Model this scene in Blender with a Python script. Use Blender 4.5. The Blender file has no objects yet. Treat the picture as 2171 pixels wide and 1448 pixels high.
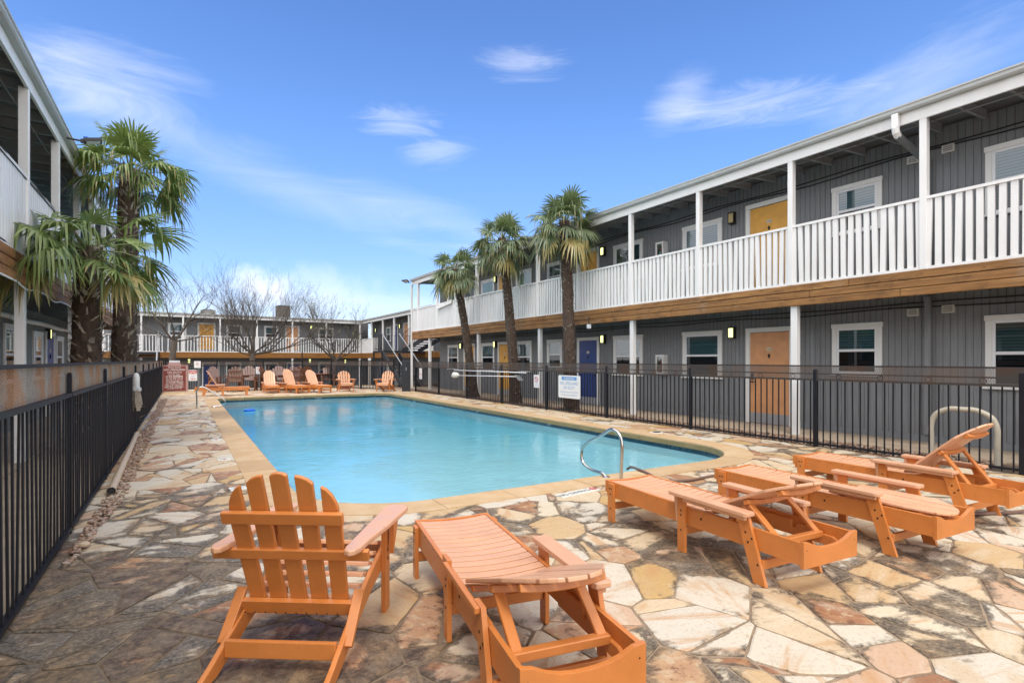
import bpy, math, random
from mathutils import Vector, Matrix, noise as mnoise
R = math.radians
random.seed(7)
sc = bpy.context.scene
col = sc.collection

# ------------------------------------------------------------------ helpers
def tag(o, label=None, cat=None, group=None, kind=None):
    if label: o['label'] = label
    if cat: o['category'] = cat
    if group: o['group'] = group
    if kind: o['kind'] = kind
    return o

def empty(name, loc=(0, 0, 0), rz=0.0, label=None, cat=None, group=None):
    o = bpy.data.objects.new(name, None)
    o.empty_display_size = 0.2
    o.location = loc
    o.rotation_euler = (0, 0, rz)
    col.objects.link(o)
    return tag(o, label, cat, group)

def copy_tree(o, parent=None):
    c = o.copy()
    col.objects.link(c)
    if parent is not None:
        c.parent = parent
    for ch in list(o.children):
        copy_tree(ch, c)
    return c

class MB:
    def __init__(s):
        s.v = []; s.f = []; s.m = []
    def add(s, vs, fs, mi=0):
        n = len(s.v)
        s.v.extend([tuple(v) for v in vs])
        for f in fs:
            s.f.append(tuple(i + n for i in f)); s.m.append(mi)
    def box(s, x0, x1, y0, y1, z0, z1, mi=0):
        s.add([(x0,y0,z0),(x1,y0,z0),(x1,y1,z0),(x0,y1,z0),(x0,y0,z1),(x1,y0,z1),(x1,y1,z1),(x0,y1,z1)],
              [(0,3,2,1),(4,5,6,7),(0,1,5,4),(1,2,6,5),(2,3,7,6),(3,0,4,7)], mi)
    def bar(s, p0, p1, w, h, up=(0, 0, 1), mi=0):
        p0 = Vector(p0); p1 = Vector(p1); d = (p1 - p0).normalized()
        u = Vector(up)
        if abs(d.dot(u)) > 0.98: u = Vector((0, 1, 0))
        a = d.cross(u).normalized() * (w / 2); b = a.cross(d).normalized() * (h / 2)
        vs = [p0-a-b, p0+a-b, p0+a+b, p0-a+b, p1-a-b, p1+a-b, p1+a+b, p1-a+b]
        s.add(vs, [(0,1,2,3),(7,6,5,4),(0,4,5,1),(1,5,6,2),(2,6,7,3),(3,7,4,0)], mi)
    def tube(s, pts, r, n=8, mi=0, cap=True):
        pts = [Vector(p) for p in pts]
        rs = r if isinstance(r, (list, tuple)) else [r] * len(pts)
        t0 = (pts[1] - pts[0]).normalized()
        a = t0.cross(Vector((0, 0, 1)))
        if a.length < 0.1: a = t0.cross(Vector((1, 0, 0)))
        a.normalize()
        vs = []
        for i, p in enumerate(pts):
            if i == 0: t = pts[1] - pts[0]
            elif i == len(pts) - 1: t = pts[-1] - pts[-2]
            else: t = pts[i+1] - pts[i-1]
            t.normalize()
            a = (a - t * a.dot(t))
            if a.length < 1e-6: a = t.orthogonal()
            a.normalize(); b = t.cross(a)
            for k in range(n):
                q = 2 * math.pi * k / n
                vs.append(p + (a * math.cos(q) + b * math.sin(q)) * rs[i])
        fs = []
        for i in range(len(pts) - 1):
            for k in range(n):
                k2 = (k + 1) % n
                fs.append((i*n+k, i*n+k2, (i+1)*n+k2, (i+1)*n+k))
        if cap:
            fs.append(tuple(range(n-1, -1, -1))); fs.append(tuple((len(pts)-1)*n + k for k in range(n)))
        s.add(vs, fs, mi)
    def disc(s, c, axis, r, h, n=8, mi=0):
        c = Vector(c); a = Vector(axis).normalized()
        s.tube([c, c + a * h], r, n, mi)
    def prism(s, poly, o, ux, uy, t, mi=0):
        """polygon (2d list) in plane o+ux*a+uy*b, extruded by vector t"""
        o = Vector(o); ux = Vector(ux); uy = Vector(uy); t = Vector(t); n = len(poly)
        vs = [o + ux*a + uy*b for a, b in poly] + [o + ux*a + uy*b + t for a, b in poly]
        area = sum(poly[i][0]*poly[(i+1) % n][1] - poly[(i+1) % n][0]*poly[i][1] for i in range(n))
        flip = (ux.cross(uy).dot(t) > 0) == (area > 0)
        f0 = tuple(range(n-1, -1, -1)); f1 = tuple(range(n, 2*n))
        fs = [f0, f1] + [(i, (i+1) % n, n + (i+1) % n, n + i) for i in range(n)]
        if not flip: fs = [tuple(reversed(f)) for f in fs]
        s.add(vs, fs, mi)
    def text(s, txt, size, o, ux, uy, mi=0, align='CENTER', depth=0.0015):
        cu = bpy.data.curves.new('lettering', 'FONT')
        cu.body = txt; cu.size = size; cu.align_x = align; cu.resolution_u = 3
        ob = bpy.data.objects.new('lettering', cu)
        col.objects.link(ob)
        me = bpy.data.meshes.new_from_object(ob.evaluated_get(bpy.context.evaluated_depsgraph_get()))
        o = Vector(o); ux = Vector(ux); uy = Vector(uy); nz = ux.cross(uy).normalized()
        s.add([o + ux*v.co.x + uy*v.co.y + nz*depth for v in me.vertices], [tuple(p.vertices) for p in me.polygons], mi)
        bpy.data.objects.remove(ob); bpy.data.curves.remove(cu); bpy.data.meshes.remove(me)
    def build(s, name, mats, parent=None, smooth=False, bevel=0.0, loc=None, rz=0.0, seg=2):
        me = bpy.data.meshes.new(name)
        me.from_pydata(s.v, [], s.f)
        if not isinstance(mats, (list, tuple)): mats = [mats]
        for m in mats: me.materials.append(m)
        me.polygons.foreach_set('material_index', s.m)
        if smooth: me.polygons.foreach_set('use_smooth', [True] * len(s.f))
        me.update()
        o = bpy.data.objects.new(name, me)
        col.objects.link(o)
        if parent is not None: o.parent = parent
        if loc is not None: o.location = loc
        if rz: o.rotation_euler = (0, 0, rz)
        if bevel:
            b = o.modifiers.new('edge', 'BEVEL'); b.width = bevel; b.segments = seg; b.limit_method = 'ANGLE'; b.angle_limit = R(40)
        return o

# ------------------------------------------------------------------ materials
class NT:
    def __init__(s, name):
        s.mat = bpy.data.materials.new(name); s.mat.use_nodes = True
        s.t = s.mat.node_tree; s.t.nodes.clear()
        s.out = s.t.nodes.new('ShaderNodeOutputMaterial')
        s.co = None
    def n(s, typ, **kw):
        nd = s.t.nodes.new(typ)
        for k, v in kw.items():
            if k.startswith('i_'): nd.inputs[k[2:].replace('_', ' ')].default_value = v
            else: setattr(nd, k, v)
        return nd
    def l(s, a, b): s.t.links.new(a, b)
    def obj(s):
        if s.co is None: s.co = s.n('ShaderNodeTexCoord').outputs['Object']
        return s.co
    def mapping(s, scale=(1, 1, 1), rot=(0, 0, 0), loc=(0, 0, 0), src=None):
        m = s.n('ShaderNodeMapping'); m.inputs['Scale'].default_value = scale; m.inputs['Rotation'].default_value = rot; m.inputs['Location'].default_value = loc
        s.l(src or s.obj(), m.inputs['Vector']); return m.outputs[0]
    def noise(s, scale, detail=4, rough=0.55, src=None, dist=0.0):
        n = s.n('ShaderNodeTexNoise'); n.inputs['Scale'].default_value = scale; n.inputs['Detail'].default_value = detail
        n.inputs['Roughness'].default_value = rough; n.inputs['Distortion'].default_value = dist
        s.l(src or s.obj(), n.inputs['Vector']); return n
    def ramp(s, fac, stops, interp='LINEAR'):
        r = s.n('ShaderNodeValToRGB'); cr = r.color_ramp; cr.interpolation = interp
        while len(cr.elements) < len(stops): cr.elements.new(0.5)
        for e, (p, c) in zip(cr.elements, stops):
            e.position = p; e.color = (c[0], c[1], c[2], 1) if isinstance(c, (tuple, list)) else (c, c, c, 1)
        s.l(fac, r.inputs['Fac']); return r.outputs['Color']
    def math(s, op, a, b=None, c=None, clamp=False):
        m = s.n('ShaderNodeMath', operation=op, use_clamp=clamp)
        for i, v in enumerate((a, b, c)):
            if v is None: continue
            if isinstance(v, (int, float)): m.inputs[i].default_value = v
            else: s.l(v, m.inputs[i])
        return m.outputs[0]
    def mr(s, v, a, b, c=0.0, d=1.0, smooth=True):
        m = s.n('ShaderNodeMapRange', interpolation_type='SMOOTHSTEP' if smooth else 'LINEAR')
        s.l(v, m.inputs[0])
        for i, x in enumerate((a, b, c, d)): m.inputs[i + 1].default_value = x
        return m.outputs[0]
    def mix(s, fac, a, b, blend='MIX'):
        m = s.n('ShaderNodeMix', data_type='RGBA', blend_type=blend)
        for sock, v in ((m.inputs[0], fac), (m.inputs[6], a), (m.inputs[7], b)):
            if isinstance(v, (int, float)): sock.default_value = v
            elif isinstance(v, (tuple, list)): sock.default_value = (v[0], v[1], v[2], 1)
            else: s.l(v, sock)
        return m.outputs[2]
    def bump(s, h, strength=0.3, dist=0.01):
        b = s.n('ShaderNodeBump'); b.inputs['Strength'].default_value = strength; b.inputs['Distance'].default_value = dist
        s.l(h, b.inputs['Height']); return b.outputs[0]
    def bsdf(s, color, rough=0.6, metal=0.0, normal=None, spec=0.5, **kw):
        p = s.n('ShaderNodeBsdfPrincipled')
        for nm, v in (('Base Color', color), ('Roughness', rough), ('Metallic', metal), ('Specular IOR Level', spec)):
            if isinstance(v, (int, float)): p.inputs[nm].default_value = v
            elif isinstance(v, (tuple, list)): p.inputs[nm].default_value = (v[0], v[1], v[2], 1)
            else: s.l(v, p.inputs[nm])
        for nm, v in kw.items(): p.inputs[nm.replace('_', ' ')].default_value = v
        if normal is not None: s.l(normal, p.inputs['Normal'])
        s.l(p.outputs[0], s.out.inputs['Surface'])
        return p

def simple(name, c, rough=0.6, metal=0.0, var=0.0, vs=6.0, bump=0.0, bs=60.0, spec=0.5, stretch=(1, 1, 1), **kw):
    m = NT(name); colr = c; nrm = None
    if var:
        n = m.noise(vs, 5, 0.6, m.mapping(stretch))
        lo = tuple(x * (1 - var) for x in c); hi = tuple(min(1, x * (1 + var * 0.6)) for x in c)
        colr = m.ramp(n.outputs['Fac'], [(0.3, lo), (0.7, hi)])
    if bump:
        nrm = m.bump(m.noise(bs, 3, 0.6, m.mapping(stretch)).outputs['Fac'], bump, 0.004)
    m.bsdf(colr, rough, metal, nrm, spec, **kw)
    return m.mat

def plank(name, c, rough, var, vs, bump, bs, spec):
    """moulded lumber: every board a little different, sun-bleached patches, grime and scuffs"""
    m = NT(name); ge = m.n('ShaderNodeNewGeometry'); isl = ge.outputs['Random Per Island']
    n = m.noise(vs, 5, 0.6); g = m.noise(1, 4, 0.65, m.mapping((22, 22, 22))); sc_ = m.noise(1, 5, 0.7, m.mapping((60, 9, 30)))
    lo = tuple(x * (1 - var) for x in c); hi = tuple(min(1, x * (1 + var * .5)) for x in c)
    k = m.ramp(n.outputs['Fac'], [(0.3, lo), (0.7, hi)])
    k = m.mix(m.mr(isl, 0, 1, 0, 0.3, False), k, (min(1, c[0] * 1.1), c[1] * 1.28, c[2] * 1.7)); k = m.mix(m.mr(isl, 0.5, 1, 0, 0.16, False), k, tuple(x * .72 for x in c))
    k = m.mix(m.mr(g.outputs['Fac'], 0.6, 0.78, 0, 0.35), k, (c[0] * .55, c[1] * .5, c[2] * .6))
    k = m.mix(m.mr(sc_.outputs['Fac'], 0.68, 0.76, 0, 0.4), k, (min(1, c[0] * 1.2), min(1, c[1] * 1.5), min(1, c[2] * 2.2)))
    m.bsdf(k, m.mr(n.outputs['Fac'], 0.3, 0.7, rough - .06, rough + .1), normal=m.bump(m.noise(bs, 3, 0.6).outputs['Fac'], bump, 0.004), spec=spec); return m.mat

M = {}
M['orange'] = plank('orange_lumber', (0.61, 0.205, 0.045), 0.38, var=0.12, vs=7, bump=0.14, bs=160, spec=0.6)
M['orange_faded'] = plank('orange_lumber_faded', (0.68, 0.355, 0.19), 0.36, var=0.12, vs=5, bump=0.14, bs=160, spec=0.65)  # weather fade and sky glare both put into this paler colour
M['brown_faded'] = simple('brown_lumber_faded', (0.3, 0.2, 0.17), 0.5, var=0.2, vs=9)  # sky glare on the slats painted in as a paler brown
M['brown'] = simple('brown_lumber', (0.15, 0.06, 0.03), 0.5, var=0.2, vs=9, spec=0.5)
M['screw'] = simple('dark_screw', (0.05, 0.04, 0.03), 0.4, 0.8)
M['black'] = simple('black_paint', (0.0075, 0.008, 0.013), 0.5, var=0.35, vs=5, bump=0.15, bs=70, spec=0.35)
M['darkmetal'] = simple('dark_metal', (0.02, 0.021, 0.026), 0.5, var=0.3, vs=7)
M['galv'] = simple('galvanised', (0.35, 0.36, 0.37), 0.4, 0.6, var=0.2, vs=10)
M['steel'] = simple('stainless', (0.62, 0.6, 0.57), 0.16, 1.0, var=0.12, vs=14)
M['gutter'] = simple('gutter_grey', (0.43, 0.44, 0.43), 0.45, var=0.1, vs=3)
M['beige'] = simple('beige_paint', (0.55, 0.5, 0.4), 0.45, var=0.08)
M['pvc'] = simple('tan_pipe', (0.55, 0.42, 0.28), 0.5, var=0.1)
M['hose'] = simple('brown_hose', (0.17, 0.1, 0.075), 0.5, var=0.15)
M['soffit'] = simple('soffit_grey', (0.19, 0.197, 0.208), 0.8, var=0.15, vs=4)
M['rafter'] = simple('rafter_grey', (0.3, 0.306, 0.316), 0.75, var=0.12, vs=5)
M['concrete'] = simple('concrete_tan', (0.36, 0.28, 0.2), 0.85, var=0.25, vs=3, bump=0.3, bs=40)
M['bed'] = simple('gravel_soil', (0.12, 0.08, 0.055), 0.95, var=0.4, vs=20, bump=0.5, bs=50)
M['ground'] = simple('ground_dirt', (0.16, 0.13, 0.09), 0.95, var=0.35, vs=1.5, bump=0.3, bs=20)
M['vinyl'] = simple('white_vinyl', (0.74, 0.75, 0.76), 0.4, spec=0.4)
M['blue_door'] = simple('blue_door_paint', (0.012, 0.042, 0.2), 0.4, var=0.1)
M['yellow_door'] = simple('yellow_door_paint', (0.72, 0.36, 0.05), 0.5, var=0.14, vs=4)
M['orange_door'] = simple('orange_door_paint', (0.64, 0.31, 0.14), 0.4, var=0.14, vs=4)
M['kick'] = simple('kick_plate', (0.38, 0.39, 0.42), 0.35, 0.4)
M['plate'] = simple('number_plate', (0.6, 0.52, 0.36), 0.5)
M['ink'] = simple('black_ink', (0.015, 0.015, 0.015), 0.6)
M['sign_white'] = simple('sign_white', (0.78, 0.78, 0.77), 0.4, var=0.04, vs=8)
M['sign_blue'] = simple('sign_blue', (0.12, 0.3, 0.6), 0.5)
M['sign_red'] = simple('sign_red', (0.5, 0.07, 0.06), 0.5)
M['sign_pink'] = simple('sign_pink', (0.62, 0.25, 0.24), 0.5)
M['board_red'] = simple('board_red', (0.2, 0.042, 0.03), 0.6, var=0.25, vs=9)
M['board_pink'] = simple('board_edge', (0.45, 0.27, 0.25), 0.7, var=0.3, vs=9)
M['tile'] = simple('deck_tile', (0.68, 0.66, 0.6), 0.5, var=0.12, vs=14)
M['ac'] = simple('air_unit', (0.3, 0.29, 0.27), 0.6, var=0.15)
M['acdark'] = simple('air_unit_dark', (0.13, 0.115, 0.1), 0.7, var=0.25)
M['bark'] = simple('bark', (0.075, 0.058, 0.045), 0.95, var=0.4, vs=7, bump=0.6, bs=30, stretch=(1, 1, 0.35))
M['twig'] = simple('twig', (0.1, 0.082, 0.068), 0.9, var=0.3, vs=3)
M['bud'] = simple('spring_leaf', (0.2, 0.22, 0.05), 0.7, var=0.3, vs=5)
M['cable'] = simple('black_cable', (0.012, 0.012, 0.013), 0.7)
M['plaster'] = simple('pool_plaster', (0.84, 0.9, 0.9), 0.8, var=0.04, vs=1.2)
M['red'] = simple('red_paint', (0.5, 0.03, 0.02), 0.4)
M['float_blue'] = simple('float_blue', (0.02, 0.12, 0.6), 0.35)
M['float_white'] = simple('float_white', (0.5, 0.65, 0.8), 0.35)

def emat(name, c, st):
    m = NT(name); e = m.n('ShaderNodeEmission'); e.inputs[0].default_value = (*c, 1); e.inputs[1].default_value = st
    m.l(e.outputs[0], m.out.inputs['Surface']); return m.mat
M['lit'] = emat('lamp_glow', (0.86, 0.92, 0.34), 1.5)
M['unlit'] = simple('lamp_glass', (0.42, 0.33, 0.12), 0.4)
M['bronze'] = simple('lamp_bronze', (0.03, 0.024, 0.018), 0.5, 0.3)

def white_mat(name, base, dirt):
    m = NT(name)
    n1 = m.noise(1.7, 6, 0.65, m.mapping((1, 1, 0.5)))
    n2 = m.noise(28, 4, 0.6, m.mapping((1, 1, 0.3)))
    c = m.mix(m.mr(n1.outputs['Fac'], 0.45, 0.75, 0, dirt), base, (base[0]*0.72, base[1]*0.7, base[2]*0.66))
    c = m.mix(m.mr(n2.outputs['Fac'], 0.68, 0.78, 0, dirt * 1.4), c, (0.3, 0.27, 0.24))
    m.bsdf(c, 0.5, normal=m.bump(n2.outputs['Fac'], 0.12, 0.004)); return m.mat
M['white'] = white_mat('white_paint', (0.77, 0.765, 0.755), 0.3)
M['white_fresh'] = white_mat('white_trim', (0.74, 0.735, 0.71), 0.12)

def siding_mat(name, c):
    m = NT(name)
    n1 = m.noise(0.8, 5, 0.6, m.mapping((1, 1, 0.4)))
    n2 = m.noise(45, 4, 0.6, m.mapping((1, 1, 0.06)))
    k = m.mix(m.mr(n1.outputs['Fac'], 0.3, 0.75, 0, 0.5), c, tuple(x * 1.35 for x in c))
    k = m.mix(m.mr(n2.outputs['Fac'], 0.35, 0.7, 0, 0.35), k, tuple(x * 0.7 for x in c))
    ge = m.n('ShaderNodeNewGeometry'); n3 = m.noise(1, 5, 0.65, m.mapping((7, 7, 0.45)))
    k = m.mix(m.mr(n3.outputs['Fac'], 0.55, 0.72, 0, 0.4), k, tuple(x * 1.5 for x in c)); k = m.mix(m.mr(n3.outputs['Fac'], 0.45, 0.3, 0, 0.45), k, tuple(x * 0.6 for x in c))
    m.bsdf(k, 0.72, normal=m.bump(n2.outputs['Fac'], 0.2, 0.004), spec=0.3); return m.mat
M['siding'] = siding_mat('grey_siding', (0.205, 0.212, 0.22))
M['siding_green'] = siding_mat('grey_green_siding', (0.2, 0.212, 0.198))

def wood_mat(name, light, mid, dark, worn=0.4, ax=0):
    m = NT(name)
    s1 = [9.0, 9.0, 14.0]; s1[ax] = 0.7
    s2 = [40.0, 40.0, 60.0]; s2[ax] = 1.6
    grain = m.noise(1.0, 6, 0.6, m.mapping(s1), 0.6)
    fine = m.noise(1.0, 4, 0.6, m.mapping(s2))
    blot = m.noise(1.3, 5, 0.65)
    knot = m.n('ShaderNodeTexVoronoi'); knot.inputs['Scale'].default_value = 3.2
    s3 = [1.0, 1.0, 2.2]; m.l(m.mapping(s3), knot.inputs['Vector'])
    c = m.ramp(grain.outputs['Fac'], [(0.25, dark), (0.48, mid), (0.75, light)])
    c = m.mix(m.mr(fine.outputs['Fac'], 0.4, 0.7, 0, 0.5), c, dark)
    c = m.mix(m.mr(blot.outputs['Fac'], 0.5, 0.72, 0, worn), c, (0.33, 0.25, 0.18))
    c = m.mix(m.mr(blot.outputs['Fac'], 0.28, 0.42, 0.75, 0), c, tuple(x * 0.45 for x in dark))
    c = m.mix(m.mr(knot.outputs['Distance'], 0.03, 0.1, 0.8, 0), c, (0.04, 0.02, 0.01))
    s4 = [6.0, 6.0, 9.0]; s4[ax] = 2.2; b2 = m.noise(1, 6, 0.7, m.mapping(s4), 0.8)
    c = m.mix(m.mr(b2.outputs['Fac'], 0.5, 0.34, 0, 0.75), c, tuple(x * .8 for x in dark)); c = m.mix(m.mr(b2.outputs['Fac'], 0.56, 0.7, 0, worn), c, tuple(min(1, x * 1.35) for x in light))
    wn = m.noise(14, 3, 0.7, m.mapping((1, 1, 2)))
    c = m.mix(m.mr(wn.outputs['Fac'], 0.68, 0.76, 0, worn * 1.3), c, (0.5, 0.4, 0.3))
    ge = m.n('ShaderNodeNewGeometry'); c = m.mix(m.mr(ge.outputs['Random Per Island'], 0, 1, 0, 0.5, False), c, tuple(x * 0.62 for x in mid))
    m.bsdf(c, 0.62, normal=m.bump(fine.outputs['Fac'], 0.3, 0.004), spec=0.35); return m.mat
M['wood'] = wood_mat('stained_plank', (0.47, 0.255, 0.09), (0.33, 0.16, 0.052), (0.12, 0.058, 0.024), 0.62)
M['wood_red'] = wood_mat('weathered_plank', (0.46, 0.23, 0.09), (0.33, 0.15, 0.055), (0.15, 0.07, 0.03), 0.5)
M['wood_far'] = wood_mat('golden_plank', (0.38, 0.18, 0.04), (0.31, 0.135, 0.03), (0.21, 0.085, 0.02), 0.12)

def expanded_mesh(name, px, pz, rusty, open_, ca=(0.43, 0.38, 0.32), cb=(0.5, 0.24, 0.085)):
    """expanded metal lattice: diamond holes in a thin sheet (object y runs along the fence, z up)"""
    m = NT(name)
    sep = m.n('ShaderNodeSeparateXYZ'); m.l(m.obj(), sep.inputs[0])
    a = m.math('DIVIDE', sep.outputs[1], px); b = m.math('DIVIDE', sep.outputs[2], pz)
    p = m.math('PINGPONG', m.math('ADD', a, b), 0.5); q = m.math('PINGPONG', m.math('SUBTRACT', a, b), 0.5)
    hole = m.math('GREATER_THAN', m.math('MINIMUM', p, q), open_)
    n = m.noise(2.2, 5, 0.6); n2 = m.noise(30, 3, 0.6)
    c = m.mix(m.mr(n.outputs['Fac'], 0.42, 0.58, 0, rusty), ca, cb)
    c = m.mix(m.mr(n2.outputs['Fac'], 0.5, 0.7, 0, 0.4), c, (0.1, 0.06, 0.035))
    pb = m.bsdf(c, 0.65, 0.2)
    tr = m.n('ShaderNodeBsdfTransparent'); mx = m.n('ShaderNodeMixShader')
    m.l(hole, mx.inputs[0]); m.l(pb.outputs[0], mx.inputs[1]); m.l(tr.outputs[0], mx.inputs[2])
    m.l(mx.outputs[0], m.out.inputs['Surface'])
    return m.mat
M['mesh_rust'] = expanded_mesh('rusty_expanded_metal', 0.046, 0.024, 0.9, 0.2)
M['mesh_dark'] = expanded_mesh('dark_expanded_metal', 0.034, 0.02, 0.7, 0.17, (0.09, 0.08, 0.075), (0.13, 0.075, 0.045))

def glass_mat(name, tint, refl):
    m = NT(name)
    fr = m.n('ShaderNodeFresnel'); fr.inputs[0].default_value = 1.5
    f = m.math('MULTIPLY_ADD', fr.outputs[0], 1.0, refl, True)
    tr = m.n('ShaderNodeBsdfTransparent'); tr.inputs[0].default_value = (*tint, 1)
    gl = m.n('ShaderNodeBsdfGlossy'); gl.inputs['Roughness'].default_value = 0.02
    gl.inputs['Color'].default_value = (0.95, 0.97, 1, 1)
    wob = m.noise(1.2, 2, 0.5); m.l(m.bump(wob.outputs['Fac'], 0.05, 0.02), gl.inputs['Normal'])
    mx = m.n('ShaderNodeMixShader'); m.l(f, mx.inputs[0]); m.l(tr.outputs[0], mx.inputs[1]); m.l(gl.outputs[0], mx.inputs[2])
    m.l(mx.outputs[0], m.out.inputs['Surface']); return m.mat
M['glass'] = glass_mat('window_glass', (0.55, 0.75, 0.77), 0.07)
M['screen'] = glass_mat('screened_glass', (0.2, 0.22, 0.25), 0.02)

def blind_mat(name, c, d):
    m = NT(name)
    w = m.n('ShaderNodeTexWave', wave_type='BANDS', bands_direction='Z'); w.inputs['Scale'].default_value = 6.3
    m.l(m.obj(), w.inputs['Vector'])
    m.bsdf(m.mix(m.mr(w.outputs['Fac'], 0.1, 0.45, 0, 1), d, c), 0.6); return m.mat
M['blind'] = blind_mat('grey_blind', (0.19, 0.26, 0.29), (0.07, 0.1, 0.115))
M['blind_dark'] = blind_mat('dark_blind', (0.14, 0.16, 0.17), (0.05, 0.06, 0.065))
M['curtain'] = simple('green_curtain', (0.3, 0.36, 0.17), 0.8, var=0.1)

# flagstone paving: every stone is real geometry and carries its own random values
def flagstone():
    m = NT('flagstone')
    pos = m.obj()
    def att(nm):
        a = m.n('ShaderNodeAttribute'); a.attribute_name = nm; return a
    st_ = att('stone'); sp = m.n('ShaderNodeSeparateColor'); m.l(st_.outputs['Color'], sp.inputs[0])
    r1, r2, r3 = sp.outputs[0], sp.outputs[1], sp.outputs[2]
    edge = att('rim').outputs['Fac']
    rot = m.n('ShaderNodeVectorRotate', rotation_type='Z_AXIS'); m.l(pos, rot.inputs['Vector']); m.l(m.math('MULTIPLY', r2, 6.283), rot.inputs['Angle'])
    off_ = m.n('ShaderNodeVectorMath', operation='SCALE'); m.l(st_.outputs['Color'], off_.inputs[0]); off_.inputs['Scale'].default_value = 40
    lo = m.n('ShaderNodeVectorMath', operation='ADD'); m.l(rot.outputs[0], lo.inputs[0]); m.l(off_.outputs[0], lo.inputs[1]); lo = lo.outputs[0]
    base = m.ramp(r1, [(0.0, (0.56, 0.44, 0.29)), (0.14, (0.58, 0.51, 0.4)), (0.3, (0.52, 0.36, 0.19)), (0.4, (0.6, 0.51, 0.37)), (0.52, (0.52, 0.35, 0.23)),
                       (0.6, (0.57, 0.44, 0.28)), (0.7, (0.57, 0.51, 0.41)), (0.8, (0.42, 0.24, 0.13)), (0.86, (0.3, 0.14, 0.07)), (0.94, (0.48, 0.31, 0.12))], 'CONSTANT')
    st = m.noise(1, 7, 0.66, m.mapping((1.3, 8, 1), src=lo), 0.6).outputs['Fac']
    blot = m.noise(2.6, 6, 0.6, lo, 0.5).outputs['Fac']
    mot = m.noise(9, 8, 0.74, lo).outputs['Fac']
    fine = m.noise(42, 6, 0.7, pos).outputs['Fac']
    c = m.mix(m.mr(st, 0.52, 0.66, 0, 0.7), base, (0.47, 0.25, 0.1))
    c = m.mix(m.mr(st, 0.47, 0.33, 0, 0.5), c, (0.6, 0.53, 0.41))
    c = m.mix(m.mr(blot, 0.53, 0.68, 0, 0.55), c, (0.5, 0.33, 0.17))
    rust = m.math('MULTIPLY', m.mr(r1, 0.795, 0.8), m.math('SUBTRACT', 1, m.mr(r1, 0.935, 0.94)))
    c = m.mix(m.math('MULTIPLY', rust, m.mr(mot, 0.51, 0.6, 0, 0.85)), c, (0.52, 0.4, 0.26))
    c = m.mix(m.math('MULTIPLY', rust, m.mr(mot, 0.45, 0.36, 0, 0.8)), c, (0.14, 0.06, 0.03))
    c = m.mix(m.mr(fine, 0.5, 0.7, 0, 0.45), c, (0.3, 0.2, 0.12)); c = m.mix(m.mr(mot, 0.55, 0.7, 0, 0.4), c, (0.38, 0.24, 0.13))
    # dark lichen film creeping in from the joints
    sep = m.n('ShaderNodeSeparateXYZ'); m.l(pos, sep.inputs[0])
    big = m.noise(0.55, 3, 0.5, pos).outputs['Fac']
    dn = m.noise(1, 9, 0.7, m.mapping((2.6, 4.6, 1), src=lo), 0.5).outputs['Fac']
    near = m.mr(sep.outputs[1], 2.5, 11.0, 0.026, -0.045)
    lft = m.math('MULTIPLY', m.mr(sep.outputs[0], -0.6, 2.4, 0.105, 0.0), m.mr(sep.outputs[1], 3.8, 8.5, 1, 0))
    dw = m.noise(1, 8, 0.68, m.mapping((1.5, 3.4, 1), (0, 0, R(-20)), src=pos), 0.4).outputs['Fac']
    sv = m.math('ADD', m.math('ADD', m.math('MULTIPLY', dn, 0.42), m.math('MULTIPLY', dw, 0.42)), m.math('MULTIPLY', big, 0.46))
    sv = m.math('ADD', sv, m.math('ADD', near, lft))
    sv = m.math('ADD', sv, m.math('MULTIPLY_ADD', edge, -0.075, 0.05))
    sv = m.math('ADD', sv, m.math('MULTIPLY_ADD', r3, 0.1, -0.08))
    stain = m.math('MULTIPLY', m.mr(sv, 0.645, 0.71), m.mr(fine, 0.25, 0.6, 0.6, 0.97))
    c = m.mix(stain, c, m.mix(m.mr(mot, 0.35, 0.65), (0.05, 0.038, 0.027), m.mix(m.mr(blot, 0.45, 0.62), (0.16, 0.125, 0.088), (0.26, 0.175, 0.095))))
    h = m.math('ADD', m.math('MULTIPLY', mot, 0.6), m.math('ADD', m.math('MULTIPLY', fine, 0.35), m.math('MULTIPLY', st, 0.6)))
    m.bsdf(c, m.mr(fine, 0.3, 0.7, 0.5, 0.75), normal=m.bump(h, 0.4, 0.012), spec=0.4)
    return m.mat
M['flag'] = flagstone()
def mortar_mat():
    m = NT('mortar')
    n = m.noise(1.2, 5, 0.65).outputs['Fac']; f = m.noise(45, 5, 0.7).outputs['Fac']
    c = m.mix(m.mr(n, 0.4, 0.6), (0.42, 0.31, 0.21), (0.25, 0.18, 0.12))
    c = m.mix(m.mr(f, 0.5, 0.7, 0, 0.5), c, (0.09, 0.07, 0.055))
    sep = m.n('ShaderNodeSeparateXYZ'); m.l(m.obj(), sep.inputs[0]); dirt = m.math('MULTIPLY', m.mr(sep.outputs[0], -0.4, 3.0, 1, 0.25), m.mr(sep.outputs[1], 4.2, 9.0, 1, 0.1))
    c = m.mix(m.math('MULTIPLY', dirt, m.mr(n, 0.35, 0.6, 0.95, 0.45)), c, m.mix(f, (0.06, 0.048, 0.036), (0.15, 0.115, 0.08)))
    m.bsdf(c, 0.9, normal=m.bump(f, 0.6, 0.01), spec=0.25); return m.mat
M['mortar'] = mortar_mat()

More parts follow.
